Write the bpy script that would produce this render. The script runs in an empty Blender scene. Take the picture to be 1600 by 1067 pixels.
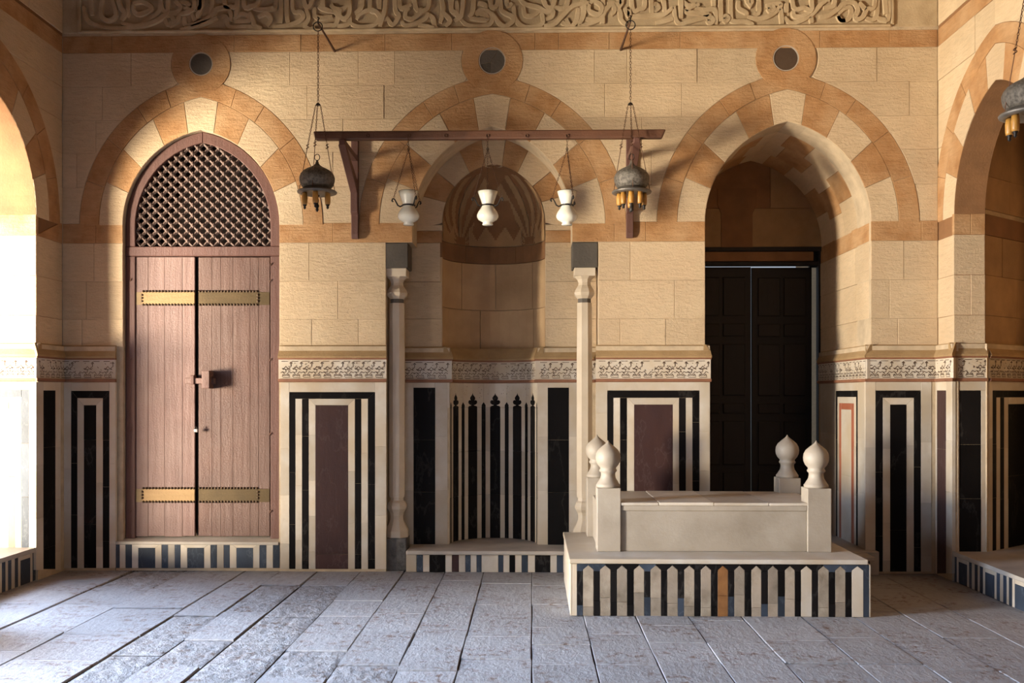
import bpy, math, random
from mathutils import Vector, Matrix
random.seed(7)
R = random.random
def ru(a, b): return a + (b - a) * R()

# ------------------------------------------------------------------ camera
F = 1484.0; CX = 800.0; HY = 617.0; VPX = 831.0
CAM_H = 1.55
D = F * CAM_H / 276.0
TH = math.atan((VPX - CX) / F)
CAM = Vector((0, -D, CAM_H))
FW = Vector((-math.sin(TH), math.cos(TH), 0)); RT = Vector((math.cos(TH), math.sin(TH), 0))
sc = bpy.context.scene
col = sc.collection
cd = bpy.data.cameras.new('camera'); cam = bpy.data.objects.new('camera', cd); col.objects.link(cam)
cam.location = CAM; cam.rotation_euler = (math.pi / 2, 0, TH)
cd.sensor_width = 36; cd.lens = F / 1600 * 36; cd.shift_y = (HY - 533.5) / 1600; cd.clip_start = .05
sc.camera = cam
# ------------------------------------------------------------------ light
sc.view_settings.view_transform = 'Standard'; sc.view_settings.look = 'None'
sc.view_settings.gamma = 1; sc.view_settings.use_curve_mapping = False
sc.view_settings.exposure = -0.2
w = bpy.data.worlds.new('world'); sc.world = w; w.use_nodes = True
bg = w.node_tree.nodes['Background']; bg.inputs[0].default_value = (.75, .86, 1, 1); bg.inputs[1].default_value = .6
def area(loc, direction, sx, sy, power, colr, spread=180):
    l = bpy.data.lights.new('daylight', 'AREA'); l.shape = 'RECTANGLE'; l.size = sx; l.size_y = sy
    l.energy = power; l.color = colr; l.spread = math.radians(spread)
    o = bpy.data.objects.new('daylight', l); col.objects.link(o); o.location = loc
    o.rotation_euler = Vector(direction).to_track_quat('-Z', 'Y').to_euler()
    return o
XL, XR = -4.16, 3.53
WALLTOP = 7.6
FRONT = -9.4
OPEN_U = (1.23, 3.9, 6.6)      # centres of the arches in the side walls, metres from the back wall
SKYC = (.50, .68, 1.0); WARM = (1.0, .875, .68)
OUT = (6.8, 1.4, 1.4)
for i, u in enumerate(OPEN_U):
    big = (4.6, 1.4, 1.4)[i]; sh = (4.7, .1, .1)[i]
    area((XL - OUT[i], -u - sh, (3.6, 2.4, 2.4)[i]), (1, (.7, .1, .1)[i], (-.4, -.7, -.7)[i]), big, (3.6, 2.4, 2.4)[i], (330, 390, 230)[i], SKYC, (100, 100, 100)[i])
    area((XL - OUT[i], -u - sh, (.9, 1.2, 1.2)[i]), (1, (.68, .6, .8)[i], (.2, .3, .3)[i]), big, 2.4, (2350, 105, 110)[i], WARM, (70, 88, 88)[i])
area((XL - 1.45, -OPEN_U[0] - .1, 2.7), (1, -.5, -1.0), .9, 1.4, 130, SKYC, 70)
area((-.9, FRONT + .1, 2.5), (-.1, 1, -.55), 2.2, 2.0, 14, (.55, .72, 1.0), 80)

# ------------------------------------------------------------------ materials
def mat(name, base, rough=.7, var=.12, noise=3.0, nmix=.5, dark=None, streak=None, bump=.3, bscale=30, metal=0.0, tint=None, pits=0.0, veins=None, pos=True, spec=.5, extra=None):
    m = bpy.data.materials.new(name); m.use_nodes = True
    nt = m.node_tree; N = nt.nodes; L = nt.links
    b = N['Principled BSDF']
    b.inputs['Roughness'].default_value = rough; b.inputs['Metallic'].default_value = metal
    b.inputs['Specular IOR Level'].default_value = spec
    if pos:
        g = N.new('ShaderNodeNewGeometry').outputs['Position']
    else:
        g = N.new('ShaderNodeTexCoord').outputs['Object']
    dark = dark or tuple(c * .62 for c in base)
    def noise_tex(scale, detail=4, mapping=None, rgh=.55):
        t = N.new('ShaderNodeTexNoise'); t.inputs['Scale'].default_value = scale; t.inputs['Detail'].default_value = detail
        t.inputs['Roughness'].default_value = rgh
        if mapping:
            mp = N.new('ShaderNodeMapping'); mp.inputs['Scale'].default_value = mapping
            L.new(g, mp.inputs['Vector']); L.new(mp.outputs[0], t.inputs['Vector'])
        else: L.new(g, t.inputs['Vector'])
        return t.outputs['Fac']
    def ramp(fac, p0, c0, p1, c1):
        r = N.new('ShaderNodeValToRGB'); r.color_ramp.elements[0].position = p0; r.color_ramp.elements[1].position = p1
        r.color_ramp.elements[0].color = (*c0, 1); r.color_ramp.elements[1].color = (*c1, 1); L.new(fac, r.inputs[0]); return r.outputs[0]
    def mix(f, a, bb, mode='MIX'):
        x = N.new('ShaderNodeMix'); x.data_type = 'RGBA'; x.blend_type = mode
        if isinstance(f, (int, float)): x.inputs[0].default_value = f
        else: L.new(f, x.inputs[0])
        for s, v in ((6, a), (7, bb)):
            if isinstance(v, tuple): x.inputs[s].default_value = (*v, 1)
            else: L.new(v, x.inputs[s])
        return x.outputs[2]
    c = ramp(noise_tex(noise), .3, dark, .68, base)
    c = mix(1 - nmix, c, tuple(base))
    if tint: c = mix(ramp(noise_tex(noise * .45, 3), .42, (0, 0, 0), .66, (1, 1, 1)), c, tint)
    hts = []
    if streak:
        s = noise_tex(1.0, 5, streak, .65)
        c = mix(ramp(s, .34, (.28,) * 3, .56, (0, 0, 0)), c, tuple(x * .6 for x in base))
        hts.append((s, 1.0))
    if veins:
        v = noise_tex(veins[0], 6, (1, 1, .45), .6)
        c = mix(ramp(v, .495, (0,) * 3, .5, (veins[2],) * 3), c, c) if False else c
        r = N.new('ShaderNodeValToRGB'); e = r.color_ramp.elements
        e[0].position = .485; e[0].color = (0, 0, 0, 1); e[1].position = .5; e[1].color = (veins[2],) * 3 + (1,)
        e2 = r.color_ramp.elements.new(.515); e2.color = (0, 0, 0, 1); L.new(v, r.inputs[0])
        c = mix(r.outputs[0], c, veins[1])
    fine = noise_tex(bscale, 6, None, .7); hts.append((fine, .7))
    if pits:
        vo = N.new('ShaderNodeTexVoronoi'); vo.inputs['Scale'].default_value = 26; L.new(g, vo.inputs['Vector'])
        pn = noise_tex(3.2, 3)
        big = noise_tex(17, 5, None, .7)
        pr = ramp(big, .36, (1,) * 3, .5, (0,) * 3)
        c = mix(mix(ramp(pn, .45, (0,) * 3, .58, (1,) * 3), (0., 0., 0.), pr), c, ((.15, .09, .06) if 'paving' in name else tuple(x * .45 for x in base)))
        hts.append((big, pits))
    oi = N.new('ShaderNodeObjectInfo')
    mr = N.new('ShaderNodeMapRange'); mr.inputs[3].default_value = 1 - var; mr.inputs[4].default_value = 1 + var
    L.new(oi.outputs['Random'], mr.inputs[0])
    x = N.new('ShaderNodeMix'); x.data_type = 'RGBA'; x.blend_type = 'MULTIPLY'; x.inputs[0].default_value = 1
    L.new(c, x.inputs[6]); L.new(mr.outputs[0], x.inputs[7])
    L.new(x.outputs[2], b.inputs['Base Color'])
    h = None
    for fac, k in hts:
        mm = N.new('ShaderNodeMath'); mm.operation = 'MULTIPLY_ADD'; mm.inputs[1].default_value = k
        L.new(fac, mm.inputs[0])
        if h is None: mm.inputs[2].default_value = 0
        else: L.new(h, mm.inputs[2])
        h = mm.outputs[0]
    bp = N.new('ShaderNodeBump'); bp.inputs['Strength'].default_value = bump; bp.inputs['Distance'].default_value = .012
    L.new(h, bp.inputs['Height']); L.new(bp.outputs[0], b.inputs['Normal'])
    return m

M = {}
M['cream'] = mat('limestone_cream', (.64, .49, .315), .85, .07, 2.2, .75, (.48, .34, .195), (9, 9, 36), .8, 45, tint=(.56, .405, .25))
M['orange'] = mat('limestone_ochre', (.46, .245, .10), .85, .05, 7, .9, (.31, .145, .05), (7, 7, 36), .8, 45, tint=(.50, .30, .145))
M['cap'] = mat('limestone_moulding', (.40, .26, .12), .85, .08, 6, .7, (.27, .165, .07), (3, 3, 20), .5, 60)
M['nichestone'] = mat('niche_limestone', (.47, .315, .17), .85, .12, 3, .8, (.33, .205, .10), None, .6, 45)
M['colmarble'] = mat('column_marble', (.60, .50, .375), .5, .04, 4, .7, (.46, .365, .255), None, .15, 40)
M['mortar'] = mat('lime_mortar', (.56, .43, .28), .95, .0, 8, .7, None, None, .6, 50)
M['frieze'] = mat('carved_limestone', (.54, .41, .25), .85, .05, 5, .8, (.34, .235, .125), None, .5, 60)
M['friezebg'] = mat('carved_limestone_ground', (.46, .345, .205), .9, .05, 5, .8, (.36, .26, .15), None, .5, 60)
M['white'] = mat('white_marble', (.60, .54, .455), .42, .15, 5, .7, (.46, .37, .26), None, .15, 40, tint=(.50, .40, .28), veins=(3.5, (.46, .38, .30), .22), spec=.35)
M['black'] = mat('black_marble', (.009, .0075, .007), .5, .35, 5, .7, (.006, .005, .0045), None, .2, 40, veins=(2.2, (.09, .08, .07), .2), spec=.08)
M['bluegrey'] = mat('sky_tinted_marble', (.040, .052, .072), .5, .35, 5, .7, (.016, .02, .027), None, .2, 40, veins=(6, (.16, .18, .2), .25), spec=.35)  # black marble with the blue sky reflection painted into its colour
M['porphyry'] = mat('porphyry', (.055, .026, .022), .45, .12, 5, .7, (.045, .024, .024), (14, 14, 3), .2, 40, veins=(4, (.2, .15, .14), .12), spec=.22)
M['red'] = mat('red_marble', (.42, .14, .07), .45, .15, 5, .6, (.3, .09, .05), None, .2, 40)
M['amber'] = mat('ochre_marble', (.26, .115, .035), .45, .05, 12, .7, (.15, .06, .018), None, .2, 40)
M['basalt'] = mat('basalt', (.115, .105, .095), .85, .1, 14, .8, (.055, .05, .048), None, .9, 28, pits=1.5)
M['basalt2'] = mat('smooth_basalt', (.085, .070, .054), .8, .1, 6, .8, (.05, .042, .033), None, .4, 50)
M['grey'] = mat('grey_slate', (.115, .095, .075), .7, .1, 6, .7, None, None, .3, 60)
M['discbrown'] = mat('brown_disc', (.075, .042, .022), .8, .05)
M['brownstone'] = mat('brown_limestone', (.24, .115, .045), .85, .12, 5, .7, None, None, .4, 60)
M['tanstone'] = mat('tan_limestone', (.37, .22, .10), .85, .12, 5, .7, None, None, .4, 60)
M['wood'] = mat('red_brown_wood', (.165, .084, .066), .55, .05, 2.5, .8, (.105, .049, .036), (22, 22, 1.6), .45, 70, tint=(.19, .11, .088))  # left leaf's glare is painted in as a lighter, pinker wood tone
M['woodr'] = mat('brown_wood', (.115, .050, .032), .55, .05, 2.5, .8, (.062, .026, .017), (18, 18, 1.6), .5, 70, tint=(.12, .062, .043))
M['wooddark'] = mat('dark_red_wood', (.105, .045, .032), .6, .06, 3, .6, (.12, .046, .032), (24, 24, 2), .4, 70)
M['beamwood'] = mat('beam_wood', (.145, .062, .032), .5, .1, 5, .8, (.07, .028, .015), (2, 24, 24), .4, 70)
M['lattice'] = mat('turned_wood', (.15, .095, .073), .7, .15, 20, .7, (.09, .053, .04), None, .3, 90)
M['void'] = mat('void_fill', (.03, .018, .012), .9, .1)  # near-black fill standing for the void behind lattice and leaf gap
M['doorblack'] = mat('black_wood', (.012, .007, .005), .7, .15, 6, .6, None, (20, 20, 2), .3, 60)  # near-black wood of the passage door
M['brass'] = mat('aged_brass', (.27, .17, .078), .5, .1, 6, .7, (.24, .15, .065), (3, 3, 30), .2, 60, metal=.5)
M['brasspale'] = mat('worn_brass', (.27, .18, .085), .6, .1, 6, .7, None, (3, 3, 30), .2, 60, metal=.3)
M['brassdark'] = mat('dark_brass', (.105, .068, .028), .55, .1, 6, .7, None, (3, 3, 30), .2, 60, metal=.5)  # darker brass for the right leaf's bands
M['stud'] = mat('iron_stud', (.085, .048, .022), .5, .2, metal=.4)
M['iron'] = mat('black_iron', (.02, .016, .014), .5, .2, 30, .5, metal=.5)
M['rust'] = mat('rusty_iron', (.14, .065, .035), .75, .2, 30, .6, metal=.3, bscale=120)
M['steel'] = mat('padlock_steel', (.55, .54, .52), .35, .05, metal=.6)
M['pierced'] = mat('pierced_metal', (.20, .175, .145), .5, .1, 45, .9, (.045, .038, .03), None, .8, 90, metal=.3, pos=False)
M['lampmetal'] = mat('lamp_metal', (.22, .20, .175), .45, .1, 12, .8, (.07, .06, .05), None, .4, 60, metal=.5)
M['ambertube'] = mat('amber_tube', (.50, .25, .05), .4, .1, 20, .7, (.28, .12, .02), None, .2, 60)
M['milkglass'] = mat('milk_glass', (.74, .72, .62), .18, .03, 10, .3, (.60, .56, .42), None, .03, 30, spec=.6)
M['tomb'] = mat('tomb_marble', (.38, .325, .255), .55, .05, 4, .9, (.26, .212, .155), None, .2, 50, tint=(.36, .30, .23), veins=(2.2, (.36, .31, .26), .12))
M['oldmarble'] = mat('weathered_marble', (.34, .28, .205), .6, .22, 9, .9, (.15, .11, .07), None, .4, 50, tint=(.33, .26, .19))
M['floor'] = mat('paving_stone', (.37, .355, .345), .6, .08, 4, .7, (.28, .262, .25), (26, 7, 7), .6, 38, pits=1.6, tint=(.33, .31, .295))
M['rough'] = mat('rough_paving_stone', (.36, .34, .325), .65, .08, 14, .8, (.20, .175, .155), None, .8, 36, pits=3.0)
M['dirt'] = mat('packed_dirt', (.085, .045, .028), .95, .0, 12, .8)
M['ornament'] = mat('ornament_inlay', (.085, .045, .025), .8, .1)
M['redlip'] = mat('red_brown_fillet', (.26, .11, .055), .7, .1, 8, .6)
M['pale'] = mat('pale_slab', (.46, .40, .33), .6, .05, 5, .6, None, None, .3, 50)
M['earth'] = mat('courtyard_ground', (.5, .42, .32), .9, 0)

# ------------------------------------------------------------------ building helpers
def link(name, verts, faces, m, parent=None, smooth=False, mats=None, fm=None):
    me = bpy.data.meshes.new(name); me.from_pydata([tuple(v) for v in verts], [], faces)
    for mm in (mats or [m]): me.materials.append(mm)
    if fm: me.polygons.foreach_set('material_index', fm)
    if smooth: me.polygons.foreach_set('use_smooth', [True] * len(me.polygons))
    me.update()
    o = bpy.data.objects.new(name, me); col.objects.link(o)
    if parent: o.parent = parent
    return o
def tag(o, label=None, cat=None, group=None, kind=None):
    if label: o['label'] = label
    if cat: o['category'] = cat
    if group: o['group'] = group
    if kind: o['kind'] = kind
    return o
def thing(name, label, cat, loc=(0, 0, 0), group=None, rz=0):
    o = bpy.data.objects.new(name, None); col.objects.link(o); o.location = loc; o.rotation_euler = (0, 0, rz)
    o.empty_display_size = .1
    return tag(o, label, cat, group)
def copy_tree(o, loc, label=None, rz=None):
    c = o.copy(); col.objects.link(c); c.location = loc
    if rz is not None: c.rotation_euler = (0, 0, rz)
    if label: c['label'] = label
    for ch in o.children:
        k = ch.copy(); col.objects.link(k); k.parent = c
        for g in ch.children:
            q = g.copy(); col.objects.link(q); q.parent = k
    return c
class MB:
    def __init__(s): s.v = []; s.f = []; s.m = []
    def add(s, v, f, mi=0):
        n = len(s.v); s.v += [Vector(x) for x in v]; s.f += [tuple(i + n for i in q) for q in f]; s.m += [mi] * len(f); return s
    def box(s, x0, x1, y0, y1, z0, z1, mi=0):
        v = [(x, y, z) for z in (z0, z1) for y in (y0, y1) for x in (x0, x1)]
        return s.add(v, [(0, 2, 3, 1), (4, 5, 7, 6), (0, 1, 5, 4), (2, 6, 7, 3), (0, 4, 6, 2), (1, 3, 7, 5)], mi)
    def lathe(s, prof, n=24, c=(0, 0, 0), rot=0, mi=0, sx=1, sy=1):
        v = []; f = []
        for r, z in prof:
            for k in range(n):
                a = rot + 2 * math.pi * k / n; v.append((c[0] + r * sx * math.cos(a), c[1] + r * sy * math.sin(a), c[2] + z))
        for i in range(len(prof) - 1):
            for k in range(n):
                k2 = (k + 1) % n; f.append((i * n + k, i * n + k2, (i + 1) * n + k2, (i + 1) * n + k))
        f.append(tuple(reversed(range(n)))); f.append(tuple(range((len(prof) - 1) * n, len(prof) * n)))
        return s.add(v, f, mi)
    def tube(s, pts, r, n=6, mi=0, closed=False):
        pts = [Vector(p) for p in pts]; v = []; f = []; m = len(pts)
        rr = r if isinstance(r, (list, tuple)) else [r] * m
        prev = None
        for i, p in enumerate(pts):
            if closed: t = (pts[(i + 1) % m] - pts[i - 1]).normalized()
            else: t = (pts[min(i + 1, m - 1)] - pts[max(i - 1, 0)]).normalized()
            up = prev if prev is not None else (Vector((0, 0, 1)) if abs(t.z) < .9 else Vector((1, 0, 0)))
            a = (up - t * up.dot(t)).normalized(); prev = a; b = t.cross(a)
            for k in range(n):
                q = 2 * math.pi * k / n; v.append(p + a * (rr[i] * math.cos(q)) + b * (rr[i] * math.sin(q)))
        for i in range(m if closed else m - 1):
            j = (i + 1) % m
            for k in range(n):
                k2 = (k + 1) % n; f.append((i * n + k, i * n + k2, j * n + k2, j * n + k))
        if not closed: f.append(tuple(reversed(range(n)))); f.append(tuple(range((m - 1) * n, m * n)))
        return s.add(v, f, mi)
    def build(s, name, m, parent=None, smooth=False):
        ms = m if isinstance(m, list) else [m]
        return link(name, s.v, s.f, None, parent, smooth, ms, s.m)
def bevel(o, w=.004, seg=1):
    b = o.modifiers.new('bevel', 'BEVEL'); b.width = w; b.segments = seg; b.limit_method = 'ANGLE'; return o

def ray(px, py):
    return FW + RT * ((px - CX) / F) + Vector((0, 0, 1)) * ((HY - py) / F)
class Plane:
    """a vertical wall face: u runs along it, z up, d out into the room"""
    def __init__(s, o, u, n): s.o = Vector(o); s.u = Vector(u); s.n = Vector(n)
    def __call__(s, u, z, d=0): return s.o + s.u * u + s.n * d + Vector((0, 0, z))
    def P(s, px, py, d=0):
        r = ray(px, py); o = s.o + s.n * d
        t = (o - CAM).dot(s.n) / r.dot(s.n); q = CAM + r * t
        return ((q - s.o).dot(s.u), q.z)
    def U(s, px, d=0): return s.P(px, HY, d)[0]
BACK = Plane((0, 0, 0), (1, 0, 0), (0, -1, 0))
LEFT = Plane((XL, 0, 0), (0, -1, 0), (1, 0, 0))
RIGHT = Plane((XR, 0, 0), (0, -1, 0), (-1, 0, 0))
def Z(py): return CAM_H + (HY - py) * CAM_H / 276.0      # height of a course on the back wall
def prism(mp, poly, d0, d1, bev=.003, gap=.0015):
    # drop doubles
    q = []
    for p in poly:
        if not q or (abs(p[0] - q[-1][0]) + abs(p[1] - q[-1][1])) > 1e-4: q.append(p)
    if len(q) > 1 and abs(q[0][0] - q[-1][0]) + abs(q[0][1] - q[-1][1]) < 1e-4: q.pop()
    poly = q; n = len(poly)
    if n < 3: return None
    A = sum(poly[i][0] * poly[(i + 1) % n][1] - poly[(i + 1) % n][0] * poly[i][1] for i in range(n))
    if abs(A) < 2e-4: return None
    if A < 0: poly = poly[::-1]
    def inset(t):
        out = []
        for i in range(n):
            a, b, c = poly[i - 1], poly[i], poly[(i + 1) % n]
            e1 = Vector((b[0] - a[0], b[1] - a[1])); e2 = Vector((c[0] - b[0], c[1] - b[1]))
            if e1.length < 1e-6 or e2.length < 1e-6: out.append(b); continue
            e1.normalize(); e2.normalize()
            n1 = Vector((-e1.y, e1.x)); n2 = Vector((-e2.y, e2.x)); m = n1 + n2
            k = m.length_squared
            if k < .3: k = .3
            m = m * (2 * t / k); out.append((b[0] + m.x, b[1] + m.y))
        return out
    pg = inset(gap); pb = inset(gap + bev)
    v = [mp(u, z, d1) for u, z in pb] + [mp(u, z, d1 - bev) for u, z in pg] + [mp(u, z, d0) for u, z in pg]
    f = [tuple(range(n))]
    for r_ in (0, 1):
        for i in range(n):
            j = (i + 1) % n; f.append((r_ * n + j, r_ * n + i, (r_ + 1) * n + i, (r_ + 1) * n + j))
    c = mp(poly[0][0], poly[0][1], 1.0) - mp(poly[0][0], poly[0][1], 0.0)
    p0, p1, p2 = mp(0, 0, 0), mp(.01, 0, 0), mp(0, .01, 0)
    if (p1 - p0).cross(p2 - p0).dot(c) < 0: f = [t[::-1] for t in f]
    return v, f
def piece(name, mp, poly, d0, d1, m, parent, bev=.003, gap=.0015):
    r = prism(mp, poly, d0, d1, bev, gap)
    if r: return link(name, r[0], r[1], M[m] if isinstance(m, str) else m, parent)
def rect(u0, u1, z0, z1): return [(u0, z0), (u1, z0), (u1, z1), (u0, z1)]

class Arch:
    """pointed two-centred arch over a half width w, rising h above its springing"""
    def __init__(s, c, w_, h, sp):
        s.c = c; s.w = w_; s.h = h; s.sp = sp; s.R = (h * h + w_ * w_) / (2 * w_); s.phi = math.acos((s.R - w_) / s.R)
    def pt(s, t, side=1):
        a = t * s.phi; return (s.c + side * (s.w - s.R + s.R * math.cos(a)), s.sp + s.R * math.sin(a))
    def hw(s, z):
        t = z - s.sp
        if t <= 0: return s.w
        if t >= s.h: return 0
        return max(0, s.w - s.R + math.sqrt(s.R * s.R - t * t))
def arc(a, t0, t1, side, n=5): return [a.pt(t0 + (t1 - t0) * i / n, side) for i in range(n + 1)]
def ring(mp, a, b, cuts, colors, d0, d1, parent, crown, name='voussoir', bev=.0025, jit=.0025):
    cc = [0] + list(cuts)
    for side in (-1, 1):
        for i in range(len(cc) - 1):
            piece(name, mp, arc(a, cc[i], cc[i + 1], side) + arc(b, cc[i + 1], cc[i], side), d0, d1 + ru(-jit, jit), colors[i % len(colors)], parent, bev)
    t = cc[-1]
    poly = arc(a, t, 1, -1, 3) + arc(a, 1, t, 1, 3)[1:] + arc(b, t, 1, 1, 3) + arc(b, 1, t, -1, 3)[1:]
    piece(name, mp, poly, d0, d1 + ru(-jit, jit), crown, parent, bev)
def solid_wall(name, mp, u0, u1, z0, z1, ops, df, db, m):
    """ops: list of (arch, z_bottom) openings cut right through"""
    mb = MB(); edges = [u0]
    def hexa(ua, ub, za0, zb0, za1, zb1):
        if ub - ua < 1e-5: return
        v = [mp(ua, za0, df), mp(ub, zb0, df), mp(ub, zb1, df), mp(ua, za1, df), mp(ua, za0, db), mp(ub, zb0, db), mp(ub, zb1, db), mp(ua, za1, db)]
        mb.add(v, [(0, 1, 2, 3), (5, 4, 7, 6), (0, 4, 5, 1), (2, 6, 7, 3), (0, 3, 7, 4), (1, 5, 6, 2)])
    cur = u0
    for a, zb in sorted(ops, key=lambda o: o[0].c):
        hexa(cur, a.c - a.w, z0, z0, z1, z1)
        if zb > z0: hexa(a.c - a.w, a.c + a.w, z0, z0, zb, zb)
        pts = arc(a, 0, 1, -1, 14) + arc(a, 1, 0, 1, 14)[1:]
        for p, q in zip(pts[:-1], pts[1:]): hexa(p[0], q[0], p[1], q[1], z1, z1)
        cur = a.c + a.w
    hexa(cur, u1, z0, z0, z1, z1)
    o = mb.build(name, m); o['kind'] = 'structure'; return o
def course_blocks(mp, z0, z1, lo, hi, joints, m, parent, d0=-.05, d1=0, n=6, jit=.0028, name='stone'):
    """blocks of one course between boundary functions lo(z), hi(z)"""
    cuts = [None] + sorted(joints) + [None]
    for a, b in zip(cuts[:-1], cuts[1:]):
        k = n
        zs = [z0 + (z1 - z0) * i / k for i in range(k + 1)]
        ok = []
        for z in zs:
            l = lo(z) if a is None else max(a, lo(z)); h = hi(z) if b is None else min(b, hi(z))
            ok.append((z, l, h))
        ok = [t for t in ok if t[2] - t[1] > .012]
        if len(ok) < 2: continue
        straight = all(abs(t[1] - ok[0][1]) < 1e-6 and abs(t[2] - ok[0][2]) < 1e-6 for t in ok)
        if straight: ok = [ok[0], ok[-1]]
        poly = [(t[2], t[0]) for t in ok] + [(t[1], t[0]) for t in reversed(ok)]
        piece(name, mp, poly, d0, d1 + ru(-jit, jit), m, parent, .0025, .0012)

# course heights (back wall), top to bottom
CO = [(51, 78, 'orange'), (78, 131, 'cream'), (131, 184, 'cream'), (184, 236, 'cream'), (236, 290, 'cream'), (290, 347, 'cream'), (347, 378, 'orange'),
      (378, 438, 'cream'), (438, 498, 'cream'), (498, 541, 'cream')]
SPZ = Z(350)
px = CAM_H / 276.0
UB = BACK.U
# ------------------------------------------------------------------ back wall
A1 = Arch(UB(314), 124 * px, 150 * px, SPZ); A1m = Arch(A1.c, 162 * px, 202 * px, SPZ); A1o = Arch(A1.c, 193 * px, 231 * px, SPZ)
A2 = Arch(UB(769), 125 * px, 153 * px, SPZ); A2m = Arch(A2.c, 177 * px, 204 * px, SPZ); A2o = Arch(A2.c, 209 * px, 232 * px, SPZ)
A3 = Arch(UB(1231), 128 * px, 158 * px, SPZ); A3m = Arch(A3.c, 171 * px, 208 * px, SPZ); A3o = Arch(A3.c, 203 * px, 234 * px, SPZ)
discs = [(BACK.P(314, 100), 47 * px, 17 * px), (BACK.P(769, 95), 48 * px, 19.5 * px), (BACK.P(1228, 91), 47 * px, 18.5 * px)]
ZB = Z(378)
# backing masonry with its three openings (the middle one wider under the imposts)
ops = [(A1, 0.0), (A2, 0.0), (A3, 0.0)]
wb = solid_wall('wall_back', BACK, XL - .02, XR + .02, ZB, WALLTOP, [(A1, ZB), (A2, ZB), (A3, ZB)], -.006, -.34, M['mortar'])
mbk = MB()
NL, NR = UB(603), UB(935)
for a, b in ((XL - .02, A1.c - A1.w), (A1.c + A1.w, NL), (NR, A3.c - A3.w), (A3.c + A3.w, XR + .02)):
    v = MB().box(a, b, .006, .34, -.05, ZB); mbk.add(v.v, v.f)
mbk.build('pier_core', M['mortar'], wb)
def hwf(a, o, dsc, low):
    (cu, cz), r_, _ = dsc
    def f(z):
        if z < SPZ - 1e-6: return low(z) if callable(low) else low
        h = o.hw(z)
        if abs(z - cz) < r_ and z > cz - r_ * .8: h = max(h, math.sqrt(max(0, r_ * r_ - (z - cz) ** 2)))
        return h
    return f
h1 = hwf(A1, A1o, discs[0], A1.w); h2 = hwf(A2, A2o, discs[1], lambda z: A2.w if z > ZB - 1e-4 else (NR - NL) / 2); h3 = hwf(A3, A3o, discs[2], A3.w)
C2 = (NL + NR) / 2
gaps = [(lambda z: XL, lambda z: A1.c - h1(z)), (lambda z: A1.c + h1(z), lambda z: (A2.c if z > ZB - 1e-4 else C2) - h2(z)),
        (lambda z: (A2.c if z > ZB - 1e-4 else C2) + h2(z), lambda z: A3.c - h3(z)), (lambda z: A3.c + h3(z), lambda z: XR)]
JO = [[175, 366, 470, 602, 706, 836, 873, 952, 1063, 1281, 1390], [205, 365, 453, 560, 617, 929, 980, 1089, 1370], [160, 480, 600, 945, 1065, 1421], [150, 536, 590, 1003, 1100, 1400],
      [120, 520, 960, 1018, 1430], [108, 512, 985, 1440], [150, 520, 960, 1009, 1440], [147, 483, 985, 1412], [135, 528, 1054, 1390], [128, 487, 560, 969, 1040, 1403]]
for ci, (ya, yb, cm) in enumerate(CO):
    z1, z0 = Z(ya), Z(yb) ; zm = (z0 + z1) / 2
    js = [UB(p) for p in JO[ci]]
    if ci == 0:
        course_blocks(BACK, z0, z1, lambda z: XL, lambda z: XR, js, cm, wb, n=1); continue
    e = 1e-4
    if ci in (6,): # course at the springing: straight to the openings
        for k, (lo, hi) in enumerate(gaps):
            course_blocks(BACK, z0, z1, lambda z, lo=lo, zm=zm: lo(zm), lambda z, hi=hi, zm=zm: hi(zm), [j for j in js if lo(zm) + .12 < j < hi(zm) - .12], cm, wb, d0=-.33 if k in (1, 2) else -.1, n=1)
        continue
    for lo, hi in gaps:
        course_blocks(BACK, z0 + e, z1 - e, lo, hi, [j for j in js if lo(zm) + .1 < j < hi(zm) - .1], cm, wb, d0=-.12, n=(12 if ci < 6 else 1))
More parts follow.
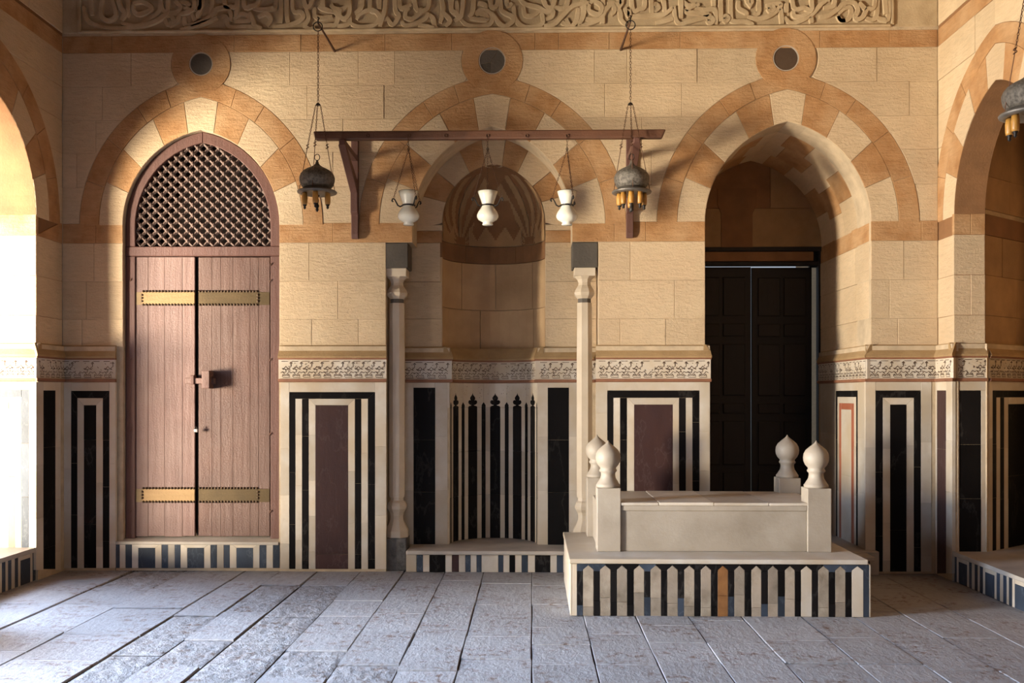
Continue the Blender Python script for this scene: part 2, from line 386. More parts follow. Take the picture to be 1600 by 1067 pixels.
# the arch rings
CUT = (.25, .46, .70, .90)
COLS = ['cream', 'orange', 'cream', 'orange']
ring(BACK, A1, A1m, CUT, COLS, -.12, 0, wb, 'cream')
ring(BACK, A2, A2m, CUT, COLS, -.33, 0, wb, 'cream')
ring(BACK, A3, A3m, CUT, COLS, -.33, 0, wb, 'cream')
for a, b in ((A1m, A1o), (A2m, A2o), (A3m, A3o)):
    ring(BACK, a, b, (.22, .45, .66, .82), ['orange'], -.05, .002, wb, 'orange', 'band_stone', jit=.002)
for k, ((cu, cz), r1, r0) in enumerate(discs):
    n = 30; mb = MB(); v = []
    for rr, dd in ((r1, -.03), (r1, .003), (r1 - .004, .004), (r0 + .012, .004), (r0 + .006, -.004)):
        v += [BACK(cu + rr * math.cos(2 * math.pi * i / n), cz + rr * math.sin(2 * math.pi * i / n), dd) for i in range(n)]
    f = [(q * n + i, q * n + (i + 1) % n, (q + 1) * n + (i + 1) % n, (q + 1) * n + i) for q in range(4) for i in range(n)]
    rs = link('roundel_surround', v, f, M['orange'], wb)
    mb = MB(); v = [BACK(cu + rr * math.cos(2 * math.pi * i / n), cz + rr * math.sin(2 * math.pi * i / n), dd) for rr, dd in ((r0 + .008, -.02), (r0 + .008, .002), (r0 + .001, .002), (r0 + .001, -.01)) for i in range(n)]
    link('plaster_rim', v, [(q * n + i, q * n + (i + 1) % n, (q + 1) * n + (i + 1) % n, (q + 1) * n + i) for q in range(3) for i in range(n)], M['pale'], wb)
    if k == 1:   # middle disc is pieced from sectors
        for a0, a1, mm in ((60, 195, 'grey'), (195, 262, 'basalt2'), (262, 420, 'grey')):
            pl = [(cu - .01, cz - .01)] + [(cu + r0 * math.cos(math.radians(a0 + (a1 - a0) * i / 8)), cz + r0 * math.sin(math.radians(a0 + (a1 - a0) * i / 8))) for i in range(9)]
            piece('disc_sector', BACK, pl, -.03, -.002 - ru(0, .002), mm, wb, .001, .0008)
    else:
        piece('disc', BACK, [(cu + r0 * math.cos(2 * math.pi * i / 24), cz + r0 * math.sin(2 * math.pi * i / 24)) for i in range(24)], -.03, -.003, ('basalt2' if k == 0 else 'discbrown'), wb, .001)
# frieze
fz0 = Z(43); fz1 = Z(43) + .62; fu0, fu1 = UB(128), UB(1391)
piece('frieze_ground', BACK, rect(fu0, fu1, fz0, fz1), -.03, .004, 'friezebg', wb)
piece('frieze_fillet', BACK, rect(fu0, fu1, Z(47.5), fz0), -.03, .026, 'frieze', wb, .006)
piece('frieze_fillet', BACK, rect(fu0 - .03, fu0, Z(47), fz1), -.03, .02, 'frieze', wb, .006)
piece('frieze_fillet', BACK, rect(fu1, fu1 + .03, Z(44), fz1), -.03, .02, 'frieze', wb, .006)
for a, b in ((XL, fu0 - .03), (fu1 + .03, XR)):
    piece('stone', BACK, rect(a, b, Z(46.5), fz1), -.03, .0, 'frieze', wb)
for a, b in ((XL, -2), (-2, .3), (.3, 2.2), (2.2, XR)):
    piece('stone', BACK, rect(a, b, fz1, fz1 + .4), -.03, 0, 'cream', wb)
    piece('stone', BACK, rect(a + .0, b, fz1 + .4, WALLTOP), -.03, 0, 'orange', wb)
S = {}
S[100] = """790,50 900,30 1000,90 960,140 860,170 800,130 790,60|380,300 500,325 700,330 850,310 1000,270 1100,220 1180,150 1190,40 1180,-60|660,270 820,300 920,270 1000,200 1090,130 1100,0|230,80 250,180 300,260 400,300|450,-30 430,100 440,200 520,240 600,180 560,0|1150,200 1180,280 1250,250 1220,180 1160,190|1110,0 1130,120 1190,150 1290,150 1330,80 1270,20|1330,170 1450,130 1490,60 1470,-60|1330,30 1400,40 1440,90 1370,110|1200,300 1300,240 1320,160|1330,350 1420,330 1600,270 1750,210|1370,200 1380,290 1440,300 1520,260 1600,220|1550,-60 1550,80 1530,170 1530,220|600,-60 640,60 700,150 660,240|700,-60 740,60 720,200|300,-60 320,60 330,180"""
S[300] = """0,300 150,240 240,180 290,110 400,100 450,170 440,250|0,70 20,200 70,250 170,220 230,120 240,-60|90,-60 110,60 60,110|370,-60 380,60 440,90 520,60 530,-60|340,190 400,200 410,290 480,320 620,310 720,330 760,350|500,190 520,100 550,-60|580,-60 600,70 680,80 760,30 830,-60|480,230 560,165 640,190 660,240 490,255|700,100 820,120 930,100 960,60 960,-60|660,150 700,240 720,300 800,330|750,200 850,160 900,230 860,300|1010,-60 1020,150 1010,270|1090,-60 1080,130 1100,270|920,310 1060,300 1200,260 1270,200 1240,140 1150,110 1140,-60|1300,110 1330,220 1290,300 1340,340 1400,320|1250,-60 1290,60 1360,50 1400,-60|1400,90 1400,190 1480,210 1600,190|1440,80 1500,110 1600,140|1470,-60 1500,100"""
S[500] = """20,40 60,110 170,140 210,200 180,290 120,290 20,300|130,60 180,110 300,80 330,-60|240,110 230,190 290,220 340,150 340,0|200,300 260,300 340,270 340,170|350,270 430,310 600,300 680,220 650,150 570,120 460,170 420,230|400,160 480,80 490,-60|600,-60 570,90 640,140 720,190 740,250|680,-60 680,110|760,-60 740,110 700,250 690,310|760,200 830,290 900,180 860,110 840,-60|910,-60 910,80 980,90 1040,60|1020,100 980,140 980,210 1060,220 1160,140 1240,70 1240,-60|1040,-60 1090,90 1170,110|930,250 980,300 1100,270 1200,220 1230,150|1120,290 1210,310 1300,330|1230,160 1290,220 1300,300 1330,330|1350,-60 1400,80 1390,180 1370,270|1400,150 1480,240 1430,310|1450,-60 1500,110 1560,150 1550,20|1530,250 1600,200"""
S[700] = """90,-60 40,100 90,150 150,200 200,-60|150,230 220,290 350,310 480,280 500,200 460,140 370,120 300,170|250,215 440,230 430,180 370,160 320,180|290,-60 290,110 240,200|340,40 420,60 430,100|480,-60 490,70 560,60 590,-60|500,150 560,240 640,310 740,250 720,190 640,150 600,80 610,-60|660,-60 670,50 730,40|750,80 760,210 850,310 1000,310 1080,260 1060,130|800,-40 870,50 1020,90 1110,140 1190,130 1180,200 1110,230|860,80 880,180 970,180 1040,130|1050,-60 1110,70 1200,60 1240,-60|1090,300 1200,290 1300,190 1400,90 1480,60 1600,40|1200,90 1350,70 1370,-60|1340,220 1390,310 1460,240 1480,100|1290,260 1370,310|1560,-60 1520,150 1490,290"""
S[900] = """100,-60 90,150 30,290|160,50 200,20 290,80 260,170 150,130 150,60|110,220 200,230 300,180 300,-60|20,310 150,280 280,220 330,130 400,60 440,120 400,180|300,190 300,280|350,50 440,50 500,150 510,230 570,290|470,-60 500,90 550,-60|550,100 600,190 600,120|630,-60 640,100 720,110 780,60 780,-60|640,190 780,190 900,180 1000,170 1100,90|840,-60 860,160|960,-60 1010,150|1110,80 1130,220 1180,280 1300,250 1450,210 1520,190 1400,160 1240,140 1310,90 1400,60|1190,-60 1190,220|900,270 1000,250 1100,220|870,90 900,55 935,90 900,125 870,90|1485,240 1520,205 1555,240 1520,275 1485,240|1200,10 1270,70 1350,60|1350,100 1450,120 1570,120 1590,250|1560,-60 1560,80"""
S[1100] = """310,-60 300,180 340,250 470,250 560,290|390,20 390,100 470,150 480,180|420,-60 520,80 550,-60|600,-60 620,130 560,160|490,200 620,220 740,190 840,110 860,50 700,70|715,105 750,70 785,105 750,140 715,105|100,90 140,150 130,280|180,-60 190,250|210,220 240,190 270,220 240,250 210,220|0,110 60,140|870,110 880,280|980,-60 1010,90 1130,100 1220,110 1180,-60|910,200 980,270 1100,240 1230,160 1320,60 1380,20|1010,130 1020,190 1120,190 1230,120|930,50 930,150|1210,200 1220,270|1300,200 1400,190 1500,120 1600,60|1480,-60 1475,40 1430,90 1350,100|1510,180 1550,240 1600,240|1400,-60 1400,30"""
S[1280] = """0,200 100,180 200,120 270,50 380,40 430,120 400,200 430,230 490,200 540,110 620,80 630,-60|210,190 240,240 320,230 360,150 340,90 270,110 220,160|170,-60 170,100|440,40 520,120|520,210 600,230 650,150 660,-60|650,210 720,230 780,200 780,-60|720,-60 750,170|300,-60 330,20"""
mb = MB()
def catmull(P, n=4):
    out = []
    for i in range(len(P) - 1):
        p0 = P[max(i - 1, 0)]; p1 = P[i]; p2 = P[i + 1]; p3 = P[min(i + 2, len(P) - 1)]
        for k in range(n):
            t = k / n; t2 = t * t; t3 = t2 * t
            out.append(tuple(.5 * ((2 * p1[a]) + (-p0[a] + p2[a]) * t + (2 * p0[a] - 5 * p1[a] + 4 * p2[a] - p3[a]) * t2 + (-p0[a] + 3 * p1[a] - 3 * p2[a] + p3[a]) * t3) for a in (0, 1)))
    out.append(P[-1]); return out
si = 0
for off, txt in S.items():
    for line in txt.split('|'):
        P = [tuple(float(q) for q in p.split(',')) for p in line.split()]
        P = [(x, y if y > -50 else -200 - 40 * (si % 3)) for x, y in P]
        P = [BACK.P(off + x / 7.27, y / 7.27) for x, y in P]
        P = catmull(P); si += 1
        top = .019 + .003 * (si % 3); n = len(P); v = []
        for i, p in enumerate(P):
            a = P[max(i - 1, 0)]; b = P[min(i + 1, n - 1)]
            t = Vector((b[0] - a[0], b[1] - a[1])); t = t.normalized() if t.length > 1e-6 else Vector((1, 0)); nn = Vector((-t.y, t.x))
            tp = .55 + .45 * math.sin(math.pi * min(1, max(0, (i + .6) / (n + .2)))) ** .5
            for wd, dd in ((.026, .0), (.019, top), (-.019, top), (-.026, .0)):
                v.append(BACK(p[0] + nn.x * wd * tp, p[1] + nn.y * wd * tp, dd))
        f = [(i * 4 + k, i * 4 + k + 1, (i + 1) * 4 + k + 1, (i + 1) * 4 + k) for i in range(n - 1) for k in range(3)] + [(0, 1, 2, 3), ((n - 1) * 4 + 3, (n - 1) * 4 + 2, (n - 1) * 4 + 1, (n - 1) * 4)]
        mb.add(v, f)
cl = mb.build('carved_letters', M['frieze'], wb); cl['kind'] = 'stuff'; cl['label'] = 'raised carved Arabic script running along the frieze'

# ------------------------------------------------------------------ mihrab recess (second order) and niche
RD = .33
REC = Plane((0, RD, 0), (1, 0, 0), (0, -1, 0))
nc = A2.c; rn = .47
B2 = Arch(nc, rn, .535, 3.12); B2m = Arch(nc, .76, 1.0, 3.05)
mh = thing('prayer_niche', 'arched prayer niche with striped marble inner wall between two slim columns', 'niche', (0, 0, 0))
solid = solid_wall('niche_core', REC, NL - .1, NR + .1, 0, 4.4, [(B2, 0.0)], -.02, -.10, M['mortar']); solid.parent = mh; del solid['kind']
ring(REC, B2, B2m, CUT, COLS, -.10, -.0, mh, 'cream')
def fixed(v): return lambda z: v
for ci, (ya, yb, cm) in enumerate([(330, 351, 'cream'), (351, 379, 'orange'), (379, 440, 'cream'), (440, 498, 'cream'), (498, 542, 'cream')]):
    z1 = min(B2m.sp, CAM_H + (HY - ya) * px * 1.04); z0 = CAM_H + (HY - yb) * px * 1.04
    for side in (0, 1):
        l, h = (NL - .05, nc - rn) if side == 0 else (nc + rn, NR + .05)
        course_blocks(REC, z0, z1, fixed(l), fixed(h), [], cm, mh, d0=-.1, n=1)
def cyl(r):
    return lambda u, z, d=0: Vector((nc + (r - d) * math.sin(u / r), RD + (r - d) * math.cos(u / r), z))
def curved_block(name, mp, u0, u1, z0, z1, d0, d1, m, parent, nu=4, gap=.002):
    v = []; f = []; u0 += gap; u1 -= gap; z0 += gap; z1 -= gap; b = .003
    us = [u0 + (u1 - u0) * i / nu for i in range(nu + 1)]
    rows = [(z0, d0), (z0, d1 - b), (z0 + b, d1), (z1 - b, d1), (z1, d1 - b), (z1, d0)]
    for z, d in rows: v += [mp(u, z, d) for u in us]
    k = nu + 1
    for r_ in range(len(rows) - 1):
        for i in range(nu): f.append((r_ * k + i, r_ * k + i + 1, (r_ + 1) * k + i + 1, (r_ + 1) * k + i))
    for e in (0, nu): f.append(tuple(r_ * k + e for r_ in range(len(rows))))
    return link(name, v, f, M[m], parent)
C1 = cyl(rn); half = rn * math.pi / 2
ZR0, ZR1 = CAM_H + (HY - 408) * px * 1.07, CAM_H + (HY - 380) * px * 1.07
v = []; f = []; k = 25   # plaster bed behind the curved courses
for z in (0, 3.14): v += [C1(-half + 2 * half * i / (k - 1), z, -.02) for i in range(k)]
f = [(i, i + 1, k + i + 1, k + i) for i in range(k - 1)]
link('niche_bed', v, f, M['mortar'], mh)
for (z0, z1, cm, js) in ((ZR0, ZR1, 'brownstone', (-.3, .2)), (2.36, ZR0, 'nichestone', (-.35, 0.0, .4)), (1.98, 2.36, 'nichestone', (-.15, .42)), (1.6, 1.98, 'nichestone', (-.4, .05, .33))):
    c = [-half] + list(js) + [half]
    for a, b in zip(c[:-1], c[1:]): curved_block('curved_stone', C1, a, b, z0, z1, -.02, ru(-.003, .003), cm, mh, 6)
# hood: pieces of two tones, fans springing from two corbel points over a zigzag course
NA, NZ = 112, 64
zs = [ZR1 + (B2.sp + B2.h - .004 - ZR1) * (i / NZ) for i in range(NZ + 1)]
regs = {}
zap = B2.sp + B2.h
for i in range(NZ):
    for j in range(NA):
        a = (-1 + 2 * (j + .5) / NA) * math.pi / 2; z = (zs[i] + zs[i + 1]) / 2; t = z - ZR1
        s = a * rn
        zig = .05 + .14 * abs((((s + .09) / .09) % 2) - 1)
        H = zap - ZR1
        best = None
        for sd in (-1, 1):
            c0 = sd * .36
            dx = (s - c0) * (1.0 - .0 * t); ang = math.atan2(dx, t + .02)
            dist = math.hypot(dx, t)
            if abs(ang) < 1.15:
                bend = ang - sd * -.25 * dist
                q = int(math.floor((ang + .12 * sd * dist) / .17))
                if best is None or dist < best[0]: best = (dist, sd, q)
        if t < .07 and best and abs(s) > .0 and abs(abs(s) - .36) < .06: key = ('foot', 1 if s > 0 else -1)
        elif t < zig and abs(s) < .27: key = ('zig', 0)
        elif t < zig and abs(s) > .45: key = ('zig', 1 if s > 0 else 2)
        elif abs(s) < .24 - .25 * (t - .1) and t < .42: key = ('crown', 1)
        elif best and best[0] < .62 and abs(s) > .03: key = ('ray', best[1], best[2])
        else: key = ('crown', 0)
        regs.setdefault(key, []).append((i, j))
pieces_ = []
for key, cells in regs.items():
    left = set(cells)
    while left:
        st_ = [left.pop()]; got = list(st_)
        while st_:
            i, j = st_.pop()
            for q in ((i + 1, j), (i - 1, j), (i, j + 1), (i, j - 1)):
                if q in left: left.remove(q); st_.append(q); got.append(q)
        pieces_.append((key, got))
for key, cells in pieces_:
    mm = {'foot': 'brownstone', 'zig': 'tanstone', 'crown': 'brownstone'}.get(key[0]) or ('tanstone' if key[2] % 2 else 'brownstone')
    idx = {}; v = []; f = []; dd = ru(-.002, .003) + (.004 if mm == 'tanstone' else 0)
    for i, j in cells:
        q = []
        for ii, jj in ((i, j), (i, j + 1), (i + 1, j + 1), (i + 1, j)):
            if (ii, jj) not in idx:
                a = (-1 + 2 * jj / NA) * math.pi / 2; r_ = max(.002, B2.hw(zs[ii]) - dd)
                idx[(ii, jj)] = len(v); v.append((nc + r_ * math.sin(a), RD + r_ * math.cos(a) * .98, zs[ii]))
            q.append(idx[(ii, jj)])
        f.append(tuple(q))
    link('hood_stone', v, f, M[mm], mh, smooth=True)
v = []; f = []; k = 33
for i in range(25):
    z = ZR1 - .05 + (zap + .03 - ZR1 + .05) * i / 24
    for j in range(k):
        a = (-1 + 2 * j / (k - 1)) * math.pi / 2; r_ = max(.01, B2.hw(z)) + .012
        v.append((nc + r_ * math.sin(a), RD + r_ * math.cos(a), z))
f = [(i * k + j, i * k + j + 1, (i + 1) * k + j + 1, (i + 1) * k + j) for i in range(24) for j in range(k - 1)]
link('hood_bed', v, f, M['mortar'], mh)

# ------------------------------------------------------------------ right doorway: deep vaulted passage
ZD3 = -1.43
D3 = Plane((0, 1.43, 0), (1, 0, 0), (0, -1, 0))
for k, (a, b) in enumerate(((-.335, -.70), (-.70, -1.06), (-1.06, -1.42))):
    cu = (.18, .40, .62, .86) if k % 2 else CUT
    ring(BACK, A3, A3m, cu, COLS, b, a, wb, 'cream', jit=0)
JR = Plane((A3.c + A3.w, 0, 0), (0, 1, 0), (-1, 0, 0)); JL = Plane((A3.c - A3.w, 0, 0), (0, 1, 0), (1, 0, 0))
for pl in (JR, JL):
    for ci, (ya, yb, cm) in enumerate(CO[6:]):
        js = sorted(ru(.15, 1.3) for _ in range(2)) if ci else [.5, 1.0]
        if pl is JR and ci: js = [(.42, .36, .40)[ci - 1], .95]
        course_blocks(pl, Z(yb), Z(ya), fixed(.04), fixed(1.46), js, cm, wb, d0=-.1, n=1)
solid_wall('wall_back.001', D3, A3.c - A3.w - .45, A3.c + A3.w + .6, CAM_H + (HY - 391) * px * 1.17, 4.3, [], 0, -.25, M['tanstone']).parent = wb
# passage shell so that no light leaks round the stones
mb = MB(); e = A3.w
mb.box(A3.c + e + .08, A3.c + e + .3, .33, 1.7, 0, 4.4); mb.box(A3.c - e - .3, A3.c - e - .08, .33, 1.7, 0, 4.4); mb.box(A3.c - e - .3, A3.c + e + .3, .33, 1.7, 4.12, 4.4)
mb.build('passage_core', M['mortar'], wb)
dz = CAM_H + (HY - 391) * px * 1.17   # door head
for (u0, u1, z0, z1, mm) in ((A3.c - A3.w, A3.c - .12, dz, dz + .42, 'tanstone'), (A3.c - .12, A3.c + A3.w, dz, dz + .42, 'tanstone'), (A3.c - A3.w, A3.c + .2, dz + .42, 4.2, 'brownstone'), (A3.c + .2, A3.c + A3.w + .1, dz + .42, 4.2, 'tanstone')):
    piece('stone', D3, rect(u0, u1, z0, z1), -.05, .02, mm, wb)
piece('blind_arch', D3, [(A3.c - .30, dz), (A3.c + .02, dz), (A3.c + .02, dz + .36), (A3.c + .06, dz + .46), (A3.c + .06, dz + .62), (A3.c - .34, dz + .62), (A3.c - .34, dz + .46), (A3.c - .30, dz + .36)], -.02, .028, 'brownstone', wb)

# ------------------------------------------------------------------ side walls
def side_wall(pl, name, jam_px, thick, closed, dep):
    uj = pl.U(jam_px); w_ = .71
    S1 = Arch(uj + w_, w_, .90, SPZ); Sm = Arch(S1.c, w_ + .215, 1.18, SPZ); So = Arch(S1.c, w_ + .40, 1.32, SPZ)
    arches = [S1] + [Arch(OPEN_U[k] , w_, .90, SPZ) for k in (1, 2)]
    sw = solid_wall(name, pl, -.02, -FRONT, 0, WALLTOP, [(a, .24) for a in arches], -.007, -thick, M['brownstone'])
    cz = Z(8); rr = .265
    def h(z):
        if z < SPZ - 1e-6: return w_
        q = So.hw(z)
        if abs(z - cz) < rr and z > cz - rr * .8: q = max(q, math.sqrt(rr * rr - (z - cz) ** 2))
        return q
    other = arches[1]; om = Arch(other.c, Sm.w, Sm.h, SPZ); oo = Arch(other.c, So.w, So.h, SPZ)
    def h2_(z): return w_ if z < SPZ - 1e-6 else oo.hw(z)
    for ci, (ya, yb, cm) in enumerate([(-60, 46, 'cream')] + CO):
        z1, z0 = Z(ya), Z(yb); zm = (z0 + z1) / 2
        for lo, hi in ((lambda z: 0.0, lambda z: S1.c - h(z)), (lambda z: S1.c + h(z), lambda z: other.c - h2_(z)), (lambda z: other.c + h2_(z), lambda z: 5.9)):
            a, b = lo(zm), hi(zm)
            js = []
            x = a + ru(.5, .9)
            while x < b - .3: js.append(x); x += ru(.5, .9)
            course_blocks(pl, z0 + 1e-4, z1 - 1e-4, lo, hi, js, cm, sw, d0=-.12, n=10 if ci < 7 else 1)
    dd = -.34 if thick > .5 else -thick
    for a, m_, o_ in ((S1, Sm, So), (other, om, oo)):
        ring(pl, a, m_, CUT, COLS, dd, 0, sw, 'cream'); ring(pl, m_, o_, (.22, .45, .66, .82), ['orange'], -.05, .002, sw, 'orange', 'band_stone', jit=.002)
    if thick > .5: ring(pl, S1, Sm, (.2, .4, .63, .85), COLS, -thick, dd, sw, 'cream')
    n = 24
    piece('roundel_surround', pl, [(S1.c + rr * math.cos(2 * math.pi * i / n), cz + rr * math.sin(2 * math.pi * i / n)) for i in range(n)], -.03, .005, 'orange', sw)
    piece('disc', pl, [(S1.c + .115 * math.cos(2 * math.pi * i / n), cz + .115 * math.sin(2 * math.pi * i / n)) for i in range(n)], -.03, .008, 'grey', sw)
    # far jamb of the first opening, facing the camera
    JB = Plane((pl.o.x, -uj, 0), (1, 0, 0), (0, -1, 0)) if False else Plane((pl.o.x, -uj, 0), (-pl.n.x, 0, 0), (0, -1, 0))
    for ci, (ya, yb, cm) in enumerate(CO[6:]):
        js = [] if ci % 2 else [.55 if thick > .5 else .14]
        course_blocks(JB, Z(yb), Z(ya), fixed(.0), fixed(dep), [j for j in js if j < dep - .05], cm, sw, d0=-.03, d1=.004, n=1)
    return sw, S1, JB, uj
EDGE_R = RIGHT.U(1490)
wl, SL, JBL, ujl = side_wall(LEFT, 'wall_left', 57, 1.3, False, 1.3)
# depth of the right-hand recess from the picture
JBt = Plane((XR, -EDGE_R, 0), (1, 0, 0), (0, -1, 0)); depR = JBt.U(1539)
wr, SR, JBR, ujr = side_wall(RIGHT, 'wall_right', 1490, depR, True, depR)
XB = 4.46
RBK = Plane((XB, 0, 0), (0, -1, 0), (-1, 0, 0))
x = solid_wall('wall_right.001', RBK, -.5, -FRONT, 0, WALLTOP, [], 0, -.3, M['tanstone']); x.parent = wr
p0, p1 = Vector((XR + depR, -ujr, 0)), Vector((XB, .22, 0)); sd_ = (p1 - p0).normalized()
SPL = Plane(p0, sd_, (-sd_.y, sd_.x, 0) if sd_.x * -1 < 0 and False else (sd_.y * -1, sd_.x * 1, 0))
if SPL.n.y > 0: SPL.n = -SPL.n
slen = (p1 - p0).length
q0 = Vector((XR + depR, -ujr - 1.42, 0)); nd = Vector((sd_.x, -sd_.y, 0)); SPN = Plane(q0, nd, (nd.y, -nd.x, 0))
if SPN.n.y < 0: SPN.n = -SPN.n
for P_ in (SPL, SPN):
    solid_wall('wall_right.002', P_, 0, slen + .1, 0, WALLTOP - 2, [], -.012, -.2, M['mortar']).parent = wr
    for ci, (ya, yb, cm) in enumerate([(190, 290, 'tanstone'), (290, 340, 'tanstone')] + [(a, b, 'brownstone' if c == 'orange' else 'tanstone') for a, b, c in CO[6:]]):  # deep recess shade painted in: cream and ochre courses turned tan and brown
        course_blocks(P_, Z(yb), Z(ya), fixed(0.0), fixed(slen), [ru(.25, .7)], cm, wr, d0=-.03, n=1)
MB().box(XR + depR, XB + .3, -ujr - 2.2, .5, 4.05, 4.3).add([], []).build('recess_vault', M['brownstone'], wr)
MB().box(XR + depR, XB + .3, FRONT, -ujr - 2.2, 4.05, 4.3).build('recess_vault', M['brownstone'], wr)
MB().box(XR + .05, XB + .3, .34, .5, 0, WALLTOP).build('corner_core', M['mortar'], wr)
# other boundary walls, floor bed and ceiling
ZX = WALLTOP
def shell(name, x0, x1, y0, y1, z0, z1, m):
    o = MB().box(x0, x1, y0, y1, z0, z1).build(name, M[m]); o['kind'] = 'structure'; return o
FR = Plane((0, FRONT, 0), (1, 0, 0), (0, 1, 0))
fa = Arch(-.6, 1.1, 1.1, 2.6)
solid_wall('wall_front', FR, XL - .3, XR + 1.4, 0, WALLTOP, [(fa, 0)], 0, -.4, M['brownstone'])
shell('ceiling', XL - 1.4, XR + 1.4, FRONT - .4, 1.8, WALLTOP, WALLTOP + .2, 'brownstone')
fl = shell('floor', XL - 1.4, XR + 1.4, FRONT - .4, 2.6, -.2, -.018, 'dirt')
shell('ground', -30, 30, -30, 30, -.5, -.25, 'earth')
# ------------------------------------------------------------------ paving
JX = [XL, -3.53, -3.05, -2.53, -2.21, -1.89, -1.50, -1.12, -.76, -.42, 0, .364, .727, 1.095, 1.463, 1.88, 2.25, 2.62, 3.02, XR]
random.seed(21)
def slab(x0, x1, y0, y1, m, rough):
    g = .0035; tz = ru(-.004, .003); tx = ru(-.004, .004); ty = ru(-.003, .003)
    x0 += g; x1 -= g; y0 += g; y1 -= g
    cx, cy = (x0 + x1) / 2, (y0 + y1) / 2
    if not rough:
        j = lambda: ru(-.003, .003)
        P = [(x0 + j(), y0 + j()), (cx + j(), y0 + j()), (x1 + j(), y0 + j()), (x1 + j(), cy + j()), (x1 + j(), y1 + j()), (cx + j(), y1 + j()), (x0 + j(), y1 + j()), (x0 + j(), cy + j())]
        h = lambda x, y: tz + tx * (x - cx) / (x1 - x0) + ty * (y - cy) / (y1 - y0)
        v = [(cx + (x - cx) * .985, cy + (y - cy) * .99, h(x, y)) for x, y in P] + [(x, y, h(x, y) - .006) for x, y in P] + [(x, y, -.03) for x, y in P]
        f = [tuple(range(8))] + [(r_ * 8 + (i + 1) % 8, r_ * 8 + i, (r_ + 1) * 8 + i, (r_ + 1) * 8 + (i + 1) % 8) for r_ in (0, 1) for i in range(8)]
        return link('paving_slab', v, f, M[m], fl)
    nx, ny = max(6, int((x1 - x0) / .022)), max(8, int((y1 - y0) / .03)); v = []
    for a in range(ny + 1):
        for b in range(nx + 1):
            e = 1 if 0 < a < ny and 0 < b < nx else 0
            dz_ = (ru(-.011, .004) if e else -.009)
            v.append((x0 + (x1 - x0) * b / nx + e * ru(-.006, .006), y0 + (y1 - y0) * a / ny + e * ru(-.008, .008), tz + dz_))
    f = [(a * (nx + 1) + b, a * (nx + 1) + b + 1, (a + 1) * (nx + 1) + b + 1, (a + 1) * (nx + 1) + b) for a in range(ny) for b in range(nx)]
    return link('paving_slab', v, f, M[m], fl, smooth=True)
# rougher, pitted slabs where the photograph shows them, found from picture points on the floor
def fpt(px_, py_):
    r = ray(px_, py_); t = -CAM.z / r.z; q = CAM + r * t; return q.x, q.y
ROUGH = [fpt(*p) for p in ((200, 1010), (250, 1040), (160, 1030), (300, 985), (370, 1020), (420, 1000), (400, 930), (500, 935), (525, 915), (370, 950), (230, 905), (540, 1060), (330, 1050), (440, 1050), (500, 950))]
for x0, x1 in zip(JX[:-1], JX[1:]):
    y = 0.02 if x1 < 1.5 or x0 > 3 else 1.5
    y = .02
    while y > -5.2:
        L_ = ru(.42, .95); y1 = y; y0 = y - L_
        rg = any(x0 <= q[0] < x1 and y0 <= q[1] < y1 for q in ROUGH) 
        wide = (x0 in (-3.53, -2.53, -1.89))
        slab(x0 + (.012 if wide else 0), x1, y0, y1, 'rough' if rg else 'floor', rg)
        y = y0
g = MB().box(XL, XR, FRONT, -5.2, -.03, -.003).build('paving_bed', M['floor'], fl)

# ------------------------------------------------------------------ marble dado
DP = .035
def strip(pl, x0, x1, ya, yb, m, parent, d=DP, lens=None, poly=None, name='marble_strip', refx=None):
    """rect or polygon given where it is seen in the picture, laid on the wall face; tall strips are cut into lengths"""
    if poly is None:
        if x0 > x1: x0, x1 = x1, x0
        poly = [(x0, yb), (x1, yb), (x1, ya), (x0, ya)]
    q = [pl.P(a, b, d) for a, b in poly]
    z0 = min(p[1] for p in q); z1 = max(p[1] for p in q)
    if lens is None: lens = ru(.35, .6)
    cuts = []
    z = z0 + ru(.1, .9) * lens
    while z < z1 - .25: cuts.append(z); z += lens * ru(.8, 1.25)
    # only the sides are cut, the polygon being monotone in z
    def at(a, b, z): t = (z - a[1]) / (b[1] - a[1]) if abs(b[1] - a[1]) > 1e-6 else 0; return (a[0] + (b[0] - a[0]) * t, z)
    bl, br, tr, tl = q[0], q[1], q[2], q[3]
    zc = [None] + [c for c in cuts if c < min(tl[1], tr[1]) - .06] + [None]
    for a, b in zip(zc[:-1], zc[1:]):
        lo = (bl, br) if a is None else (at(bl, tl, a), at(br, tr, a))
        hi = (tr, tl) if b is None else (at(br, tr, b), at(bl, tl, b))
        piece(name, pl, [lo[0], lo[1], hi[0], hi[1]], d - .03, d + ru(-.001, .001), m, parent, .001, .0006)
def frame_(pl, x0, x1, x2, x3, y0, y1, yb, m, parent, d=DP, lens=None, mitre=True):
    """a border: left strip x0-x1, right strip x2-x3, top y0-y1, open at the foot"""
    if mitre:
        strip(pl, 0, 0, 0, 0, m, parent, d, lens, [(x0, yb), (x1, yb), (x1, y1), (x0, y0)])
        strip(pl, 0, 0, 0, 0, m, parent, d, lens, [(x2, yb), (x3, yb), (x3, y0), (x2, y1)])
        strip(pl, 0, 0, 0, 0, m, parent, d, 9, [(x1, y1), (x2, y1), (x3, y0), (x0, y0)])
    else:
        strip(pl, x0, x1, y0, yb, m, parent, d, lens); strip(pl, x2, x3, y0, yb, m, parent, d, lens)
        strip(pl, x1, x2, y0, y1, m, parent, d, 9)
DADO = MB()
def dado_core(pl, u0, u1, d=DP, z0=0.0):
    v = [pl(u, z, dd) for dd in (-.02, d - .004) for z in (z0, Z(541)) for u in (u0, u1)]
    DADO.add(v, [(0, 1, 3, 2), (4, 5, 7, 6), (0, 1, 5, 4), (2, 3, 7, 6), (0, 2, 6, 4), (1, 3, 7, 5)])
